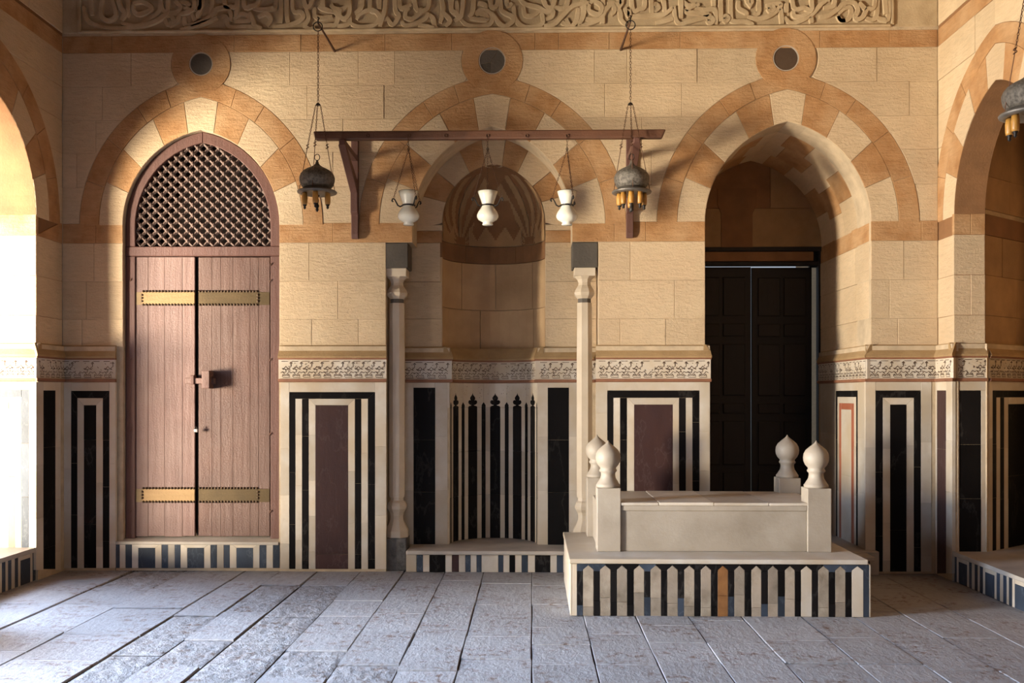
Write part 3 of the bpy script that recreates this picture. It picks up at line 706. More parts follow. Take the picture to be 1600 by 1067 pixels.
ZC = {k: Z(y) for k, y in dict(captop=540, capbot=556.5, lip=560, band=592, bot=597).items()}
def profile(pl, u0, u1, parent, d=DP, sl=0.0, sr=0.0, curve=None, carved=True, nu=1):
    """moulded cap, carved band and lower fillet along u0..u1"""
    T = Z(539)
    def sweep(name, prof, m):
        v = []; f = []; k = len(prof); us = [u0 + (u1 - u0) * i / nu for i in range(nu + 1)]
        for ui, u in enumerate(us):
            for z, dd in prof:
                uu = u + (-(dd) * sl if ui == 0 else 0) + (dd * sr if ui == nu else 0)
                v.append(pl(uu, z, dd))
        f = [(i * k + j, i * k + (j + 1) % k, (i + 1) * k + (j + 1) % k, (i + 1) * k + j) for i in range(nu) for j in range(k)]
        f += [tuple(range(k)), tuple(range(nu * k + k - 1, nu * k - 1, -1))]
        return link(name, v, f, M[m], parent)
    sweep('cap_moulding', [(T, -.02), (T, .004), (ZC['capbot'], d + .022), (ZC['lip'] + .004, d + .022), (ZC['lip'] + .004, -.02)], 'cap')
    sweep('fillet', [(ZC['lip'] + .004, -.02), (ZC['lip'] + .004, d + .014), (ZC['lip'] - .010, d + .014), (ZC['lip'] - .010, -.02)], 'redlip')
    sweep('band_slab', [(ZC['lip'] - .010, -.02), (ZC['lip'] - .010, d + .001), (ZC['band'], d + .001), (ZC['band'], -.02)], 'white')
    sweep('fillet', [(ZC['band'], -.02), (ZC['band'], d + .016), (ZC['bot'] + .006, d + .016), (ZC['bot'], d + .004), (ZC['bot'], -.02)], 'redlip')
    if carved:
        mb = MB(); zb, zt = ZC['band'] + .012, ZC['lip'] - .022; H = zt - zb; dd = d + .0035
        def seg(pts, wd):
            v = []
            for i, p in enumerate(pts):
                a = pts[max(i - 1, 0)]; b = pts[min(i + 1, len(pts) - 1)]; t = Vector((b[0] - a[0], b[1] - a[1])).normalized(); n_ = Vector((-t.y, t.x)) * wd
                v += [pl(p[0] + n_.x, zb + H * 0 + p[1] + n_.y, dd), pl(p[0] - n_.x, p[1] + zb - n_.y, dd)]
            mb.add(v, [(2 * i, 2 * i + 1, 2 * i + 3, 2 * i + 2) for i in range(len(pts) - 1)])
        per = .088; n_ = max(1, int((u1 - u0 - .03) / per)); per = (u1 - u0 - .03) / n_
        for i in range(n_):
            c = u0 + .015 + per * (i + .5); wd = .0027
            X = lambda t: c + per * t
            fade = R() < .2
            seg([(X(-.5), H * .28), (X(-.3), H * .36), (X(0), H * .12), (X(.3), H * .36), (X(.5), H * .28)], wd)
            seg([(X(-.33), H * .06), (X(-.28), H * .2), (X(-.12), H * .1)], wd * 1.2); seg([(X(.33), H * .06), (X(.28), H * .2), (X(.12), H * .1)], wd * 1.2)
            if not fade:
                seg([(X(-.22), H * .52), (X(0), H * .68), (X(.22), H * .52), (X(0), H * .48), (X(-.2), H * .52)], wd * 1.1)
                seg([(X(0), H * .5), (X(0), H * .34), (X(-.25), H * .3)], wd); seg([(X(.5), H * .9), (X(.5), H * .66), (X(.3), H * .6)], wd)
                seg([(X(.38), H * .84), (X(.5), H * .95), (X(.62), H * .84)], wd * 1.2)
                for sx in (-.3, .3): seg([(X(sx), H * .5), (X(sx + .05), H * .55)], wd * 3)
            seg([(X(-.42), H * .98), (X(.2), H * .98)], wd * .9); seg([(X(-.3), H * .005), (X(.4), H * .005)], wd * .9)
            for _ in range(5):
                a, b = ru(-.45, .45), ru(.1, .9); seg([(X(a), H * b), (X(a + .1), H * (b + ru(-.1, .1)))], wd * .8)
        o = mb.build('carved_ornament', M['ornament'], parent); o['kind'] = 'stuff'
random.seed(5)
bb = MB()
base = thing('baseboard_back', None, None); base['kind'] = 'structure'
bleft = thing('baseboard_left', None, None); bleft['kind'] = 'structure'
bright = thing('baseboard_right', None, None); bright['kind'] = 'structure'
# --- pier at the left corner
uL0, uL1 = XL, UB(182); dado_core(BACK, uL0, uL1); profile(BACK, uL0, uL1, base, sr=.2)
fb = 887.5
frame_(BACK, 95.4, 111, 170.7, 180.6, 597.5, 610.5, fb, 'white', base, mitre=False)
frame_(BACK, 111, 120.7, 160.6, 170.7, 610.5, 622, fb, 'black', base)
frame_(BACK, 120.7, 131, 150.2, 160.6, 622, 633, fb, 'white', base)
strip(BACK, 131, 150.2, 633, fb, 'black', base, lens=.8)
# --- pier between the wooden door and the niche
u0, u1 = UB(437.5), UB(604); dado_core(BACK, u0, u1); profile(BACK, u0, u1, base, sl=.1, sr=.1)
fb = 889
frame_(BACK, 438, 452, 586, 603.5, 597.5, 612.5, fb, 'white', base, mitre=False)
frame_(BACK, 452, 461.6, 575, 586, 612.5, 623, fb, 'black', base)
strip(BACK, 461.6, 472, 623, fb, 'white', base); strip(BACK, 564.6, 575, 623, fb, 'white', base)
strip(BACK, 472, 482.4, 623, fb, 'black', base); strip(BACK, 554.6, 564.6, 623, fb, 'black', base)
frame_(BACK, 482.4, 493, 544, 554.6, 623, 633, fb, 'white', base)
strip(BACK, 493, 544, 633, 866, 'porphyry', base, lens=9); strip(BACK, 493, 544, 866, fb, 'porphyry', base, lens=9)
# --- pier between niche and dark doorway
u0, u1 = UB(931), UB(1108); dado_core(BACK, u0, u1); profile(BACK, u0, u1, base, sl=.1, sr=.2)
fb = 891
frame_(BACK, 931, 949, 1093, 1108, 597, 610, fb, 'white', base, mitre=False)
frame_(BACK, 949, 958.6, 1082, 1093, 610, 621.5, fb, 'black', base)
strip(BACK, 958.6, 969, 621.5, fb, 'white', base); strip(BACK, 1071.7, 1082, 621.5, fb, 'white', base)
strip(BACK, 969, 979.7, 621.5, fb, 'black', base); strip(BACK, 1061, 1071.7, 621.5, fb, 'black', base)
frame_(BACK, 979.7, 991, 1051.4, 1061, 621.5, 632, fb, 'white', base)
strip(BACK, 991, 1051.4, 632, fb, 'porphyry', base, lens=9)
# --- pier at the right corner
u0, u1 = UB(1352), XR; dado_core(BACK, u0, u1); profile(BACK, u0, u1, base, sl=.2)
fb = 893
frame_(BACK, 1352, 1368, 1439, 1455.5, 596.5, 610, fb, 'white', base, mitre=False)
frame_(BACK, 1368, 1379.4, 1428, 1439, 610, 621.5, fb, 'black', base)
frame_(BACK, 1379.4, 1391, 1416.5, 1428, 621.5, 632, fb, 'white', base)
strip(BACK, 1391, 1416.5, 632, fb, 'black', base, lens=.9)
# --- reveal of the dark doorway (right side, seen obliquely)
JRD = Plane((UB(1352) + .0 + DP, 0, 0), (0, 1, 0), (-1, 0, 0)); ue = .85
dado_core(JRD, -.03, ue + .5); profile(JRD, -DP, ue + .5, base, sl=.3)
def rp(u0, u1, z0, z1, m, pl=JRD, par=base, d=DP): # plain coordinates
    n_ = max(1, round((z1 - z0) / .5)); 
    for i in range(n_): piece('marble_strip', pl, rect(u0, u1, z0 + (z1 - z0) * i / n_, z0 + (z1 - z0) * (i + 1) / n_), d - .03, d + ru(-.001, .001), m, par, .001, .0006)
zt = Z(597)
ua = JRD.U(1340, DP); ub_ = JRD.U(1306, DP); zb = .2
rp(-DP, ua, zb, zt, 'white'); rp(ua, ub_, Z(610), zt, 'white'); rp(ub_, ue + .45, zb, zt, 'white')
W = (ub_ - ua); z1 = Z(610)
for t0, t1, mm, top in ((0, .065, 'black', 0), (.065, .16, 'white', 1), (.16, .28, 'red', 2), (.28, .74, 'white', 3), (.74, .84, 'red', 2), (.84, .93, 'white', 1), (.93, 1, 'black', 0)):
    rp(ua + W * t0, ua + W * t1, zb, z1 - .058 * top, mm)
rp(ua + W * .065, ua + W * .93, z1 - .058, z1 - .0, 'black'); rp(ua + W * .16, ua + W * .84, z1 - .116, z1 - .058, 'white'); rp(ua + W * .28, ua + W * .74, z1 - .174, z1 - .116, 'red')
JLD = Plane((UB(1108) - DP, 0, 0), (0, 1, 0), (1, 0, 0)); dado_core(JLD, 0, ue + .5); profile(JLD, -DP, ue + .5, base)
rp(-DP, .1, zb, zt, 'white', JLD); rp(.1, .75, zb, z1, 'black', JLD); rp(.1, .75, z1, zt, 'white', JLD); rp(.75, 1.3, zb, zt, 'white', JLD)
# --- left side wall, between corner and opening
u1 = LEFT.U(60, DP); dado_core(LEFT, -.0, u1); profile(LEFT, 0, u1, bleft, sr=1)
frame_(LEFT, 95, 86.7, 68, 56.5, 597, 610, 890.5, 'white', bleft, mitre=False)
strip(LEFT, 86.7, 68, 610, 889, 'black', bleft, lens=.9)
# --- left opening's far jamb, facing the camera
dado_core(JBL, 0, 1.25, z0=.2); profile(JBL, -DP, 1.25, bleft)
JY = 858.5; L = JBL
def U_(p): return JBL.U(p, DP)
rp_ = lambda a, b, z0, z1, m: rp(min(U_(a), U_(b)), max(U_(a), U_(b)), z0, z1, m, JBL, bleft)
jz = lambda y: JBL.P(40, y, DP)[1]; zb = .25
rp_(57, 45, zb, jz(597), 'white'); rp_(45, -60, jz(609), jz(597), 'white'); rp_(45, 33.5, zb, jz(609), 'bluegrey'); rp_(33.5, -60, jz(620), jz(609), 'bluegrey')
rp_(33.5, 23.5, zb, jz(620), 'white'); rp_(23.5, -60, jz(629), jz(620), 'white'); rp_(23.5, 13.5, zb, jz(629), 'red'); rp_(13.5, -60, jz(638), jz(629), 'red')
rp_(13.5, -25, zb, jz(638), 'white'); rp_(-25, -36, zb, jz(638), 'red'); rp_(-36, -60, zb, jz(629), 'white')
# --- right side wall, its recess jamb and recess back
u1 = RIGHT.U(1487, DP); dado_core(RIGHT, 0, u1); profile(RIGHT, 0, u1, bright, sr=1)
frame_(RIGHT, 1456.5, 1464, 1478, 1487.5, 596, 610, 896, 'white', bright, mitre=False)
strip(RIGHT, 1464, 1478, 610, 896, 'porphyry', bright, lens=.7)
dado_core(JBR, 0, depR, z0=.2); profile(JBR, -DP, depR, bright)
UR = lambda p: JBR.U(p, DP)
rq = lambda a, b, z0, z1, m: rp(min(UR(a), UR(b)), max(UR(a), UR(b)), z0, z1, m, JBR, bright)
jr = lambda y: JBR.P(1510, y, DP)[1]; zb = .235
rq(1489, 1499, zb, jr(610), 'white'); rq(1533, 1544, zb, jr(610), 'white'); rq(1489, 1544, jr(610), jr(596), 'white'); rq(1499, 1533, zb, jr(610), 'black')
dado_core(SPL, -.03, slen, z0=.2); profile(SPL, -.0, slen, bright)
zt = jr(596); z1 = jr(610)
def rr_(a, b, z0, z1_, m):
    a, b = (SPL.U(t, DP) if t > 50 else t for t in (a, b)); rp(a, b, z0, z1_, m, SPL, bright)
rr_(0, 1551, zb, zt, 'white'); rr_(1551, .95, z1, zt, 'white')
for a, b, top, m in ((1551, 1557, 0, 'black'), (1557, 1563, 1, 'white'), (1563, 1569, 1, 'black'), (1569, 1575.5, 1, 'white'), (1575.5, 1601, 2, 'black'), (1601, 1606, 1, 'white'), (1606, .95, 1, 'black')):
    rr_(a, b, zb, z1 - .058 * top, m)
rr_(1557, 1606, z1 - .058, z1, 'black'); rr_(1575.5, 1601, z1 - .116, z1 - .058, 'white')
# --- recess of the prayer niche
rz_ = lambda y: REC.P(769, y, DP)[1]
nr = REC.U(840, DP) - nc   # dado half width of the niche
for a, b in ((NL, nc - nr), (nc + nr, NR)):
    dado_core(REC, a, b, z0=.0)
    v = MB()
MZ = Plane((0, RD, CAM_H - CAM_H), (1, 0, 0), (0, -1, 0))
profile(REC, NL, nc - nr - .0, mh, sr=.6); profile(REC, nc + nr, NR, mh, sl=.6)
zf = .19
uu = lambda p: REC.U(p, DP)
rm = lambda a, b, z0, z1, m: rp(uu(a), uu(b), z0, z1, m, REC, mh)
zt = Z(597); z1 = rz_(605.6)
rm(612, 646, zf, zt, 'white'); rm(646, 680, z1, zt, 'white'); rm(646, 680, zf, z1, 'black'); rm(680, 699.3, zf, zt, 'white')
rm(840.5, 856, zf, zt, 'white'); rm(856, 889, z1, zt, 'white'); rm(856, 889, zf, z1, 'black'); rm(889, 920, zf, zt, 'white')
# curved part: moulding, band and the colonnade of strips
CD = cyl(nr); RDc = RD
def CD(u, z, d=0): a = u / nr; return Vector((nc + (nr + DP - d) * math.sin(a), RD - DP + (nr + DP - d) * math.cos(a), z))
hh = nr * math.pi / 2
profile(CD, -hh, hh, mh, nu=28)
per = .23; nb = 5; 
wb_ = hh * 2 / 5.65; sc_ = wb_ / .23
def cs(u0, u1, z0, z1, m, name='marble_strip', nz=3):
    u0 = max(u0, -hh); u1 = min(u1, hh)
    if u1 - u0 < .022: return
    for i in range(nz): curved_block(name, CD, u0, u1, z0 + (z1 - z0) * i / nz, z0 + (z1 - z0) * (i + 1) / nz, DP - .03, DP + ru(-.001, .001), m, mh, 2, .0005)
ztop = Z(597); zsh = Z(638)
for k in range(-3, 4):
    c = k * .23 * sc_; w1, w2, w3 = .05 * sc_, .095 * sc_, .135 * sc_
    cs(c - w1, c + w1, zf, zsh, 'black'); cs(c + w1, c + w2, zf, zsh, 'white'); cs(c + w2, c + w3, zf, zsh + .0, 'black', nz=2); cs(c - w2, c - w1, zf, zsh, 'white')
    a0, a1 = max(-hh, c - .115 * sc_), min(hh, c + .115 * sc_)
    if a1 - a0 > .01: curved_block('arcade_stone', CD, a0, a1, zsh, ztop, DP - .03, DP, 'white', mh, 4, .0008)
    def blob(cx_, cz_, pts, d=.0015):
        pts = [(cx_ + x * sc_, cz_ + y) for x, y in pts]
        if min(p[0] for p in pts) < -hh or max(p[0] for p in pts) > hh: return
        piece('trefoil_inlay', CD, pts, DP - .01, DP + d, 'black', mh, .0005, 0)
    h_ = [(.05, -.002), (.048, .008), (.036, .014), (.020, .017), (.014, .022), (.030, .026), (.045, .036), (.050, .050), (.045, .064), (.031, .070), (.020, .066), (.027, .078), (.028, .092), (.018, .106), (.006, .118), (0, .136)]
    tre = [(-.05, -.002)] + h_ + [(-x, y) for x, y in h_[::-1][1:-1]]
    blob(c, zsh, tre)
    blob(c + .115 * sc_, zsh, [(-.02, -.002), (.02, -.002), (.02, .022), (.0, .05), (-.02, .022)])
for k in range(-3, 3):  # scattered carving above the heads
    mb = MB()
    for _ in range(9):
        a = (k + .5) * .23 * sc_ + ru(-.055, .055); z = zsh + ru(.09, .2); s = ru(.002, .004)
        if abs(a) < hh - .02: mb.add([CD(a - s, z - s, DP + .002), CD(a + s, z - s * .5, DP + .002), CD(a + s * .6, z + s * 1.6, DP + .002)], [(0, 1, 2)])
    if mb.v: o = mb.build('carved_ornament', M['ornament'], mh); o['kind'] = 'stuff'
# niche floor: slab with a mosaic front
v = [(NL - .0, -.05, 0)]
sl = MB().box(UB(636), UB(886), -.07, RD + .02, zf - .035, zf).build('floor_slab', M['pale'], mh); bevel(sl, .006)
n = 20; pts = [(nc + (nr + .03) * math.cos(math.pi * i / n), RD + (nr + .03) * math.sin(math.pi * i / n)) for i in range(n + 1)]
mb = MB(); mb.add([(x, y, zf - .001) for x, y in pts] + [(x, y, 0) for x, y in pts], [tuple(range(n + 1))]); mb.build('floor_slab', M['pale'], mh)
MB().box(UB(636), UB(886), -.03, RD, 0, zf - .035).build('plinth_core', M['mortar'], mh)
PLN = Plane((0, -.035, 0), (1, 0, 0), (0, -1, 0))
xs = [(634.5, 650.5, 'white'), (651, 661, 'bluegrey'), (661, 671, 'white'), (671, 696, 'black'), (696, 706, 'white'), (706, 717, 'porphyry'), (717, 727, 'white'), (727, 735.5, 'bluegrey'), (735.5, 744.5, 'white'), (744.5, 752.5, 'bluegrey'), (752.5, 778.5, 'white'), (778.5, 786.5, 'bluegrey'), (786.5, 796, 'white'), (796, 805, 'black'), (805, 815, 'white'), (815, 825, 'bluegrey'), (825, 836, 'white'), (836, 860, 'black'), (860, 870, 'white'), (870, 880, 'bluegrey'), (880, 887, 'white')]
for a, b, m in xs: piece('marble_strip', PLN, rect(PLN.U(a), PLN.U(b), 0, zf - .035), -.01, ru(-.001, .001), m, mh, .001, .0008)
DADO.build('dado_core', M['mortar'], base)

# ------------------------------------------------------------------ benches in the side openings
random.seed(11)
def bench(pl, u0, depth, zt, label, par_name='stone_bench'):
    t = thing(par_name, label, 'bench', pl(u0 + .7, 0, 0))
    loc = Vector(t.location)
    sh = lambda u, z, d=0: pl(u, z, d) - loc
    u1 = u0 + 1.42
    v = [sh(u, z, d) for d in (-depth, .028) for z in (zt - .035, zt) for u in (u0 + .002, u1 - .002)]
    bevel(MB().add(v, [(0, 1, 3, 2), (4, 5, 7, 6), (0, 1, 5, 4), (2, 3, 7, 6), (0, 2, 6, 4), (1, 3, 7, 5)]).build('seat_slab', M['pale'], t), .005)
    pl2 = sh; u = u0; z1 = zt - .035
    def rc(a, b, c, d_, m): piece('marble_strip', pl2, rect(a, b, c, d_), -.008, .012 + ru(-.001, .001), m, t, .001, .0008)
    while u < u1 - .04:
        for wd, m in ((.035, 'white'), (.05, 'bluegrey'), (.22, 'F'), (.05, 'bluegrey'), (.05, 'white'), (.05, 'bluegrey')):
            b = min(u + wd, u1 - .002)
            if b - u < .01: break
            if m == 'F' and b - u > .15:
                rc(u, u + .035, 0, z1, 'white'); rc(b - .035, b, 0, z1, 'white'); rc(u + .035, b - .035, z1 - .035, z1, 'white'); rc(u + .035, b - .035, 0, z1 - .035, 'bluegrey')
            elif m != 'F': rc(u, b, 0, z1, m)
            u = b
    return t
bench(LEFT, ujl, 1.3, .275, 'low sunlit stone bench with inlaid front in the bright left opening')
bench(RIGHT, ujr, XB - XR - .02, .245, 'low shaded stone bench with inlaid front in the recess on the right')

mb = MB(); P3 = [(XR + depR, -ujr), (XB, -ujr), (XB, .22)]
mb.add([(x, y, z) for z in (.2, .2445) for x, y in P3], [(0, 2, 1), (3, 4, 5), (0, 1, 4, 3), (1, 2, 5, 4), (2, 0, 3, 5)]); mb.build('sill_slab', M['pale'], wr)
# ------------------------------------------------------------------ wooden door
DD = -.045
W1 = Plane((0, .045, 0), (1, 0, 0), (0, -1, 0))
door = thing('door_1', None, None); door['kind'] = 'structure'
U1 = W1.U; wz = lambda y: W1.P(314, y)[1]
dc = A1.c; ow = A1.w - .004
Ao = Arch(dc, ow, A1.h - .004, SPZ); Ai = Arch(dc, ow - .088, A1.h - .10, SPZ)
zsill = wz(838)
zt0, zt1 = wz(400), wz(385)
for sd in (-1, 1):
    poly = [(dc + sd * ow, zt1), (dc + sd * ow, SPZ)] + arc(Ao, 0, 1, sd, 12) + arc(Ai, 1, 0, sd, 12) + [(dc + sd * (ow - .088), zt1)]
    piece('arched_frame', W1, poly, -.08, 0, 'wooddark', door, .005, .001)
    piece('door_post', W1, rect(*sorted((dc + sd * ow, dc + sd * (ow - .088))), zsill - .02, zt0), -.08, 0, 'wooddark', door, .005, .001)
piece('transom', W1, rect(dc - ow, dc + ow, zt0, zt1), -.08, .004, 'wooddark', door, .006, 0)
MB().box(dc - ow, dc + ow, .30, .34, 0, 4.0).build('void_backing', M['void'], door)
MB().box(dc - ow, dc + ow, .125, .30, zt0, zt1).build('transom_core', M['wooddark'], door)
# lattice of turned beads
mb = MB(); hx, hz = .0468, .0458; iw = ow - .092
inside = lambda x, z: z > zt1 + .012 and abs(x - dc) < (iw if z < SPZ else Ai.hw(z) - .006)
yl = .075
def bar(p, q, r):
    d_ = (q - p).normalized(); a = Vector((0, 1, 0)) * r; b = d_.cross(Vector((0, 1, 0))) * r
    mb.add([p + a, p + b, p - a, p - b, q + a, q + b, q - a, q - b], [(0, 1, 5, 4), (1, 2, 6, 5), (2, 3, 7, 6), (3, 0, 4, 7)])
for j in range(0, 26):
    for i in range(-14, 15):
        if (i + j) % 2: continue
        x, z = dc + i * hx, zt1 + .006 + j * hz
        if not (abs(x - dc) < iw + .02 and (z < SPZ or abs(x - dc) < Ai.hw(z) + .03) and z < SPZ + Ai.h + .02): continue
        c = Vector((x, yl, z))
        if inside(x, z):
            v = [c + Vector(q) * .027 for q in ((0, -1, 0), (.8, -.5, 0), (0, -.5, .8), (-.8, -.5, 0), (0, -.5, -.8), (1, .3, 0), (0, .3, 1), (-1, .3, 0), (0, .3, -1))]
            mb.add(v, [(0, 1, 2), (0, 2, 3), (0, 3, 4), (0, 4, 1), (1, 5, 6, 2), (2, 6, 7, 3), (3, 7, 8, 4), (4, 8, 5, 1)])
        for di in (-1, 1):
            if j < 25: bar(c, Vector((x + di * hx, yl, z + hz)), .0148)
lt = mb.build('turned_lattice', M['lattice'], door); lt['kind'] = 'stuff'
# leaves, board by board
def board(x0, x1, y0, y1, d, m='wood', name='door_board', poly=None):
    q = [W1.P(a, b, d) for a, b in (poly or [(x0, y1), (x1, y1), (x1, y0), (x0, y0)])]
    return piece(name, W1, q, d - .03, d + ru(-.0012, .0012), m, door, .0015, .0008)
for a, b in ((204.5, 231.5), (231.5, 257), (257, 285), (285, 304.3)): board(a, b, 401.5, 838 + ru(-.5, .5), -.012)
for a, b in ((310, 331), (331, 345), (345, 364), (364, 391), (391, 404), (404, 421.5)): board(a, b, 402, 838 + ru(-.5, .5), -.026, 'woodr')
MB().box(U1(304.8), U1(310), .098, .12, zsill, zt0).build('gap_fill', M['void'], door)  # near-black strip filling the gap between the leaves
for y0, y1 in ((456, 475.5), (763.5, 783.5)):
    for x0, x1, m, dd in ((204.8, 221, 'brasspale', -.011), (404, 421.3, 'brassdark', -.024)):
        board(x0, x1, y0 - 0, y1 + 1, dd, m, 'strap_end')
    board(221, 304.2, y0, y1, -.0085, 'brass', 'brass_band'); board(310, 404, y0, y1, -.022, 'brassdark', 'brass_band')
    sm = MB()
    def stud(x, y, d):
        u, z = W1.P(x, y, d); c = W1(u, z, d); r = .0125
        sm.add([c + Vector((r * math.cos(k * 1.0472), 0, r * math.sin(k * 1.0472))) for k in range(6)] + [c + Vector((0, -.009, 0))], [(k, (k + 1) % 6, 6) for k in range(6)])
    for i in range(17):
        for yy in (y0 - .8, y1 + .3): stud(224 + i * 4.95, yy, -.008)
    for i in range(19):
        for yy in (y0 - .8, y1 + .3): stud(312 + i * 4.95, yy, -.021)
    for i in range(1, 4):
        stud(222.5, y0 + i * 4.8, -.008); stud(403, y0 + i * 4.8, -.021)
    o = sm.build('studs', M['stud'], door); o['kind'] = 'stuff'
    sm = MB() if False else None
# wooden bolt and its keeper, small padlock, hinges
def wbox(name, x0, x1, y0, y1, d0, d1, m, par=door, bw=.004):
    (a, z0), (b, z1) = W1.P(x0, y1, d1), W1.P(x1, y0, d1)
    v = [W1(u, z, d) for d in (d0, d1) for z in (z0, z1) for u in (a, b)]
    return bevel(MB().add(v, [(0, 2, 3, 1), (4, 5, 7, 6), (0, 1, 5, 4), (2, 6, 7, 3), (0, 4, 6, 2), (1, 3, 7, 5)]).build(name, M[m], par), bw)
wbox('lock_block', 315, 327, 579, 607, -.03, .085, 'wood')
wbox('bolt', 289, 335, 590.5, 599.5, .0, .035, 'wood')
wbox('bolt_keeper', 297.5, 303, 586, 600.5, -.02, .045, 'wooddark')
hm = MB()
for x, y, d in ((422.5, 413, 0), (421.5, 439, 0), (421.5, 562, 0), (421.5, 678, 0), (421.5, 799, 0), (204, 437, 0), (204, 562, 0), (204, 672, 0), (204, 799, 0)):
    u, z = W1.P(x, y, d); c = W1(u, z, d)
    o = MB().tube([c + Vector((0, 0, -.012)), c + Vector((.004, -.008, 0)), c + Vector((.012, -.006, .012))], .004, 5).build('hinge_pin', M['rust'], door)
pl_ = thing('padlock', 'small silver padlock hanging at the gap between the two door leaves', 'padlock', W1(*W1.P(306, 672, .02), .02))
bevel(MB().box(-.017, .017, -.009, .009, -.018, .012).build('lock_body', M['steel'], pl_), .004)
MB().tube([(.011 * math.cos(a), 0, .012 + .018 * math.sin(a)) for a in [math.pi * i / 8 for i in range(9)]], .0032, 6).build('shackle', M['iron'], pl_, True)
# sill slab and inlaid step below the door
zs_ = Z(846.5)
st = MB(); x0, x1 = UB(183), UB(437)
v = [(x0, -.04, zs_ - .03), (x1, -.04, zs_ - .03), (x1, -.04, zs_ - .004), (x0, -.04, zs_ - .004), (x0, .13, zs_ - .03), (x1, .13, zs_ - .03), (x1, .13, zsill - .004), (x0, .13, zsill - .004)]
bevel(st.add(v, [(0, 1, 2, 3), (3, 2, 6, 7), (0, 3, 7, 4), (1, 5, 6, 2), (4, 7, 6, 5), (0, 4, 5, 1)]).build('door_sill', M['pale'], base), .004)
MB().box(x0, x1, -.024, .34, 0, zs_ - .03).build('sill_core', M['mortar'], base)
MB().box(dc - A1.w - .03, dc + A1.w + .03, .12, .34, 0, zsill + .02).build('sill_core', M['mortar'], base)
stp = lambda a, b, y0, y1, m: strip(BACK, a, b, y0, y1, m, base, d=.033, lens=9)
yt, yb = 848, 887.5
for a, b, m in ((180.8, 187, 'bluegrey'), (187, 196, 'white'), (196, 206, 'bluegrey'), (252.5, 262.5, 'bluegrey'), (262.5, 273, 'tomb'), (273, 282, 'bluegrey'), (329, 339, 'bluegrey'), (339, 349.5, 'tomb'), (349.5, 359, 'bluegrey'), (405.5, 416, 'bluegrey'), (416, 426.5, 'white'), (426.5, 437, 'bluegrey')):
    stp(a, b, yt, yb, m)
for a, b, c, d_ in ((206, 216, 242.5, 252.5), (282, 292.5, 319, 329), (359, 369.5, 395.5, 405.5)):
    frame_(BACK, a, b, c, d_, yt, 856, yb, 'white', base, d=.033, lens=9); stp(b, c, 856, yb, 'bluegrey')

# ------------------------------------------------------------------ dark double door in the passage
door2 = thing('door_2', None, None); door2['kind'] = 'structure'
UD = D3.U; dzp = lambda y: D3.P(1190, y)[1]
g0, g1, e1 = UD(1176.2), UD(1177.6), UD(1272)
l0 = g0 - (e1 - g1)
zb2 = .22
def leaf(a, b, zt_):
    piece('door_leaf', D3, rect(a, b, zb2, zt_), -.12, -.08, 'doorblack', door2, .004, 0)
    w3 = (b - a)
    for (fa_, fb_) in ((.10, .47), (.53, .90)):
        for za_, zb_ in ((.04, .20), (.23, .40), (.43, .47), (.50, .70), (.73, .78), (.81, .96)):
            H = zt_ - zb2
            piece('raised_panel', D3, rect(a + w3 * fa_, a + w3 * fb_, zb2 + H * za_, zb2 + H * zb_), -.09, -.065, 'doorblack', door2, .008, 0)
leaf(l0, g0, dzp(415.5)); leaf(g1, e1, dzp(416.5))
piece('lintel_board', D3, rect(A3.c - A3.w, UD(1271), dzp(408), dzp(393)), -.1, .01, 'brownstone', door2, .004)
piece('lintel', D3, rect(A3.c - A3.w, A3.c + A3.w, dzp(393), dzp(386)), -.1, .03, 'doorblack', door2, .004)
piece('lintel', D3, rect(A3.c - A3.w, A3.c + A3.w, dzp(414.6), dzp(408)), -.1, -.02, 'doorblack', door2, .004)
MB().box(A3.c - A3.w - .3, l0 - .0, 1.5, 1.56, 0, dz).build('jamb_board', M['doorblack'], door2)
MB().box(A3.c - A3.w - .4, A3.c + A3.w + .4, 1.43, 1.68, 0, zb2 - .01).build('threshold', M['pale'], door2)
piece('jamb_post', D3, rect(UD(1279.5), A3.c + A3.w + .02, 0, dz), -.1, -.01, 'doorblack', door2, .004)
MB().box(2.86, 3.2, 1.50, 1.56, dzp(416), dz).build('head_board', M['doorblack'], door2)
# stone reveal outside, seen through the open gap at the hinge side
MB().box(3.02, 3.5, 1.6, 2.6, 0, 4.2).build('outer_reveal', M['cream'], wb)
zfl = .205
bevel(MB().box(A3.c - A3.w - .03, A3.c + A3.w + .03, -.12, 1.5, 0, zfl).build('passage_step', M['pale'], base), .006)

# ------------------------------------------------------------------ columns of the niche
zc = lambda y: CAM_H + (HY - y) * px * 1.012
cxs = (620.5, 911)
def at(p, q, Y):
    r = ray(p, q); t = (Y - CAM.y) / r.y; return CAM + r * t
CYY = .115
col1 = thing('marble_column', 'slender eight-sided marble column on the left side of the prayer niche', 'column', (at(cxs[0], 600, CYY).x, CYY, 0), 'columns flanking the niche')
u = px * 1.012; o8 = math.pi / 8
zz = [zc(y) for y in (888, 839.5)]
bevel(MB().box(-.098, .098, -.115, .115, 0, zc(839)).build('base_block', M['basalt'], col1), .01, 2)
def lat(name, prof, m, n=8, par=col1, smooth=False):
    return MB().lathe([(r * u / math.cos(o8 if n == 8 else 0), zc(y)) for r, y in prof], n, (0, 0, 0), o8 if n == 8 else 0).build(name, M[m], par, smooth)
lat('column_base', [(17.5, 839), (17.5, 829), (13, 820), (9.8, 812), (9.5, 806), (11, 800), (14.3, 795), (15, 790.5), (13, 785), (10, 782), (9.5, 777)], 'colmarble')
lat('shaft', [(11.2, 777), (11.8, 773), (12, 700), (11.8, 560), (11.2, 473.5)], 'colmarble')
lat('collar', [(9.8, 474), (9.8, 467)], 'grey')
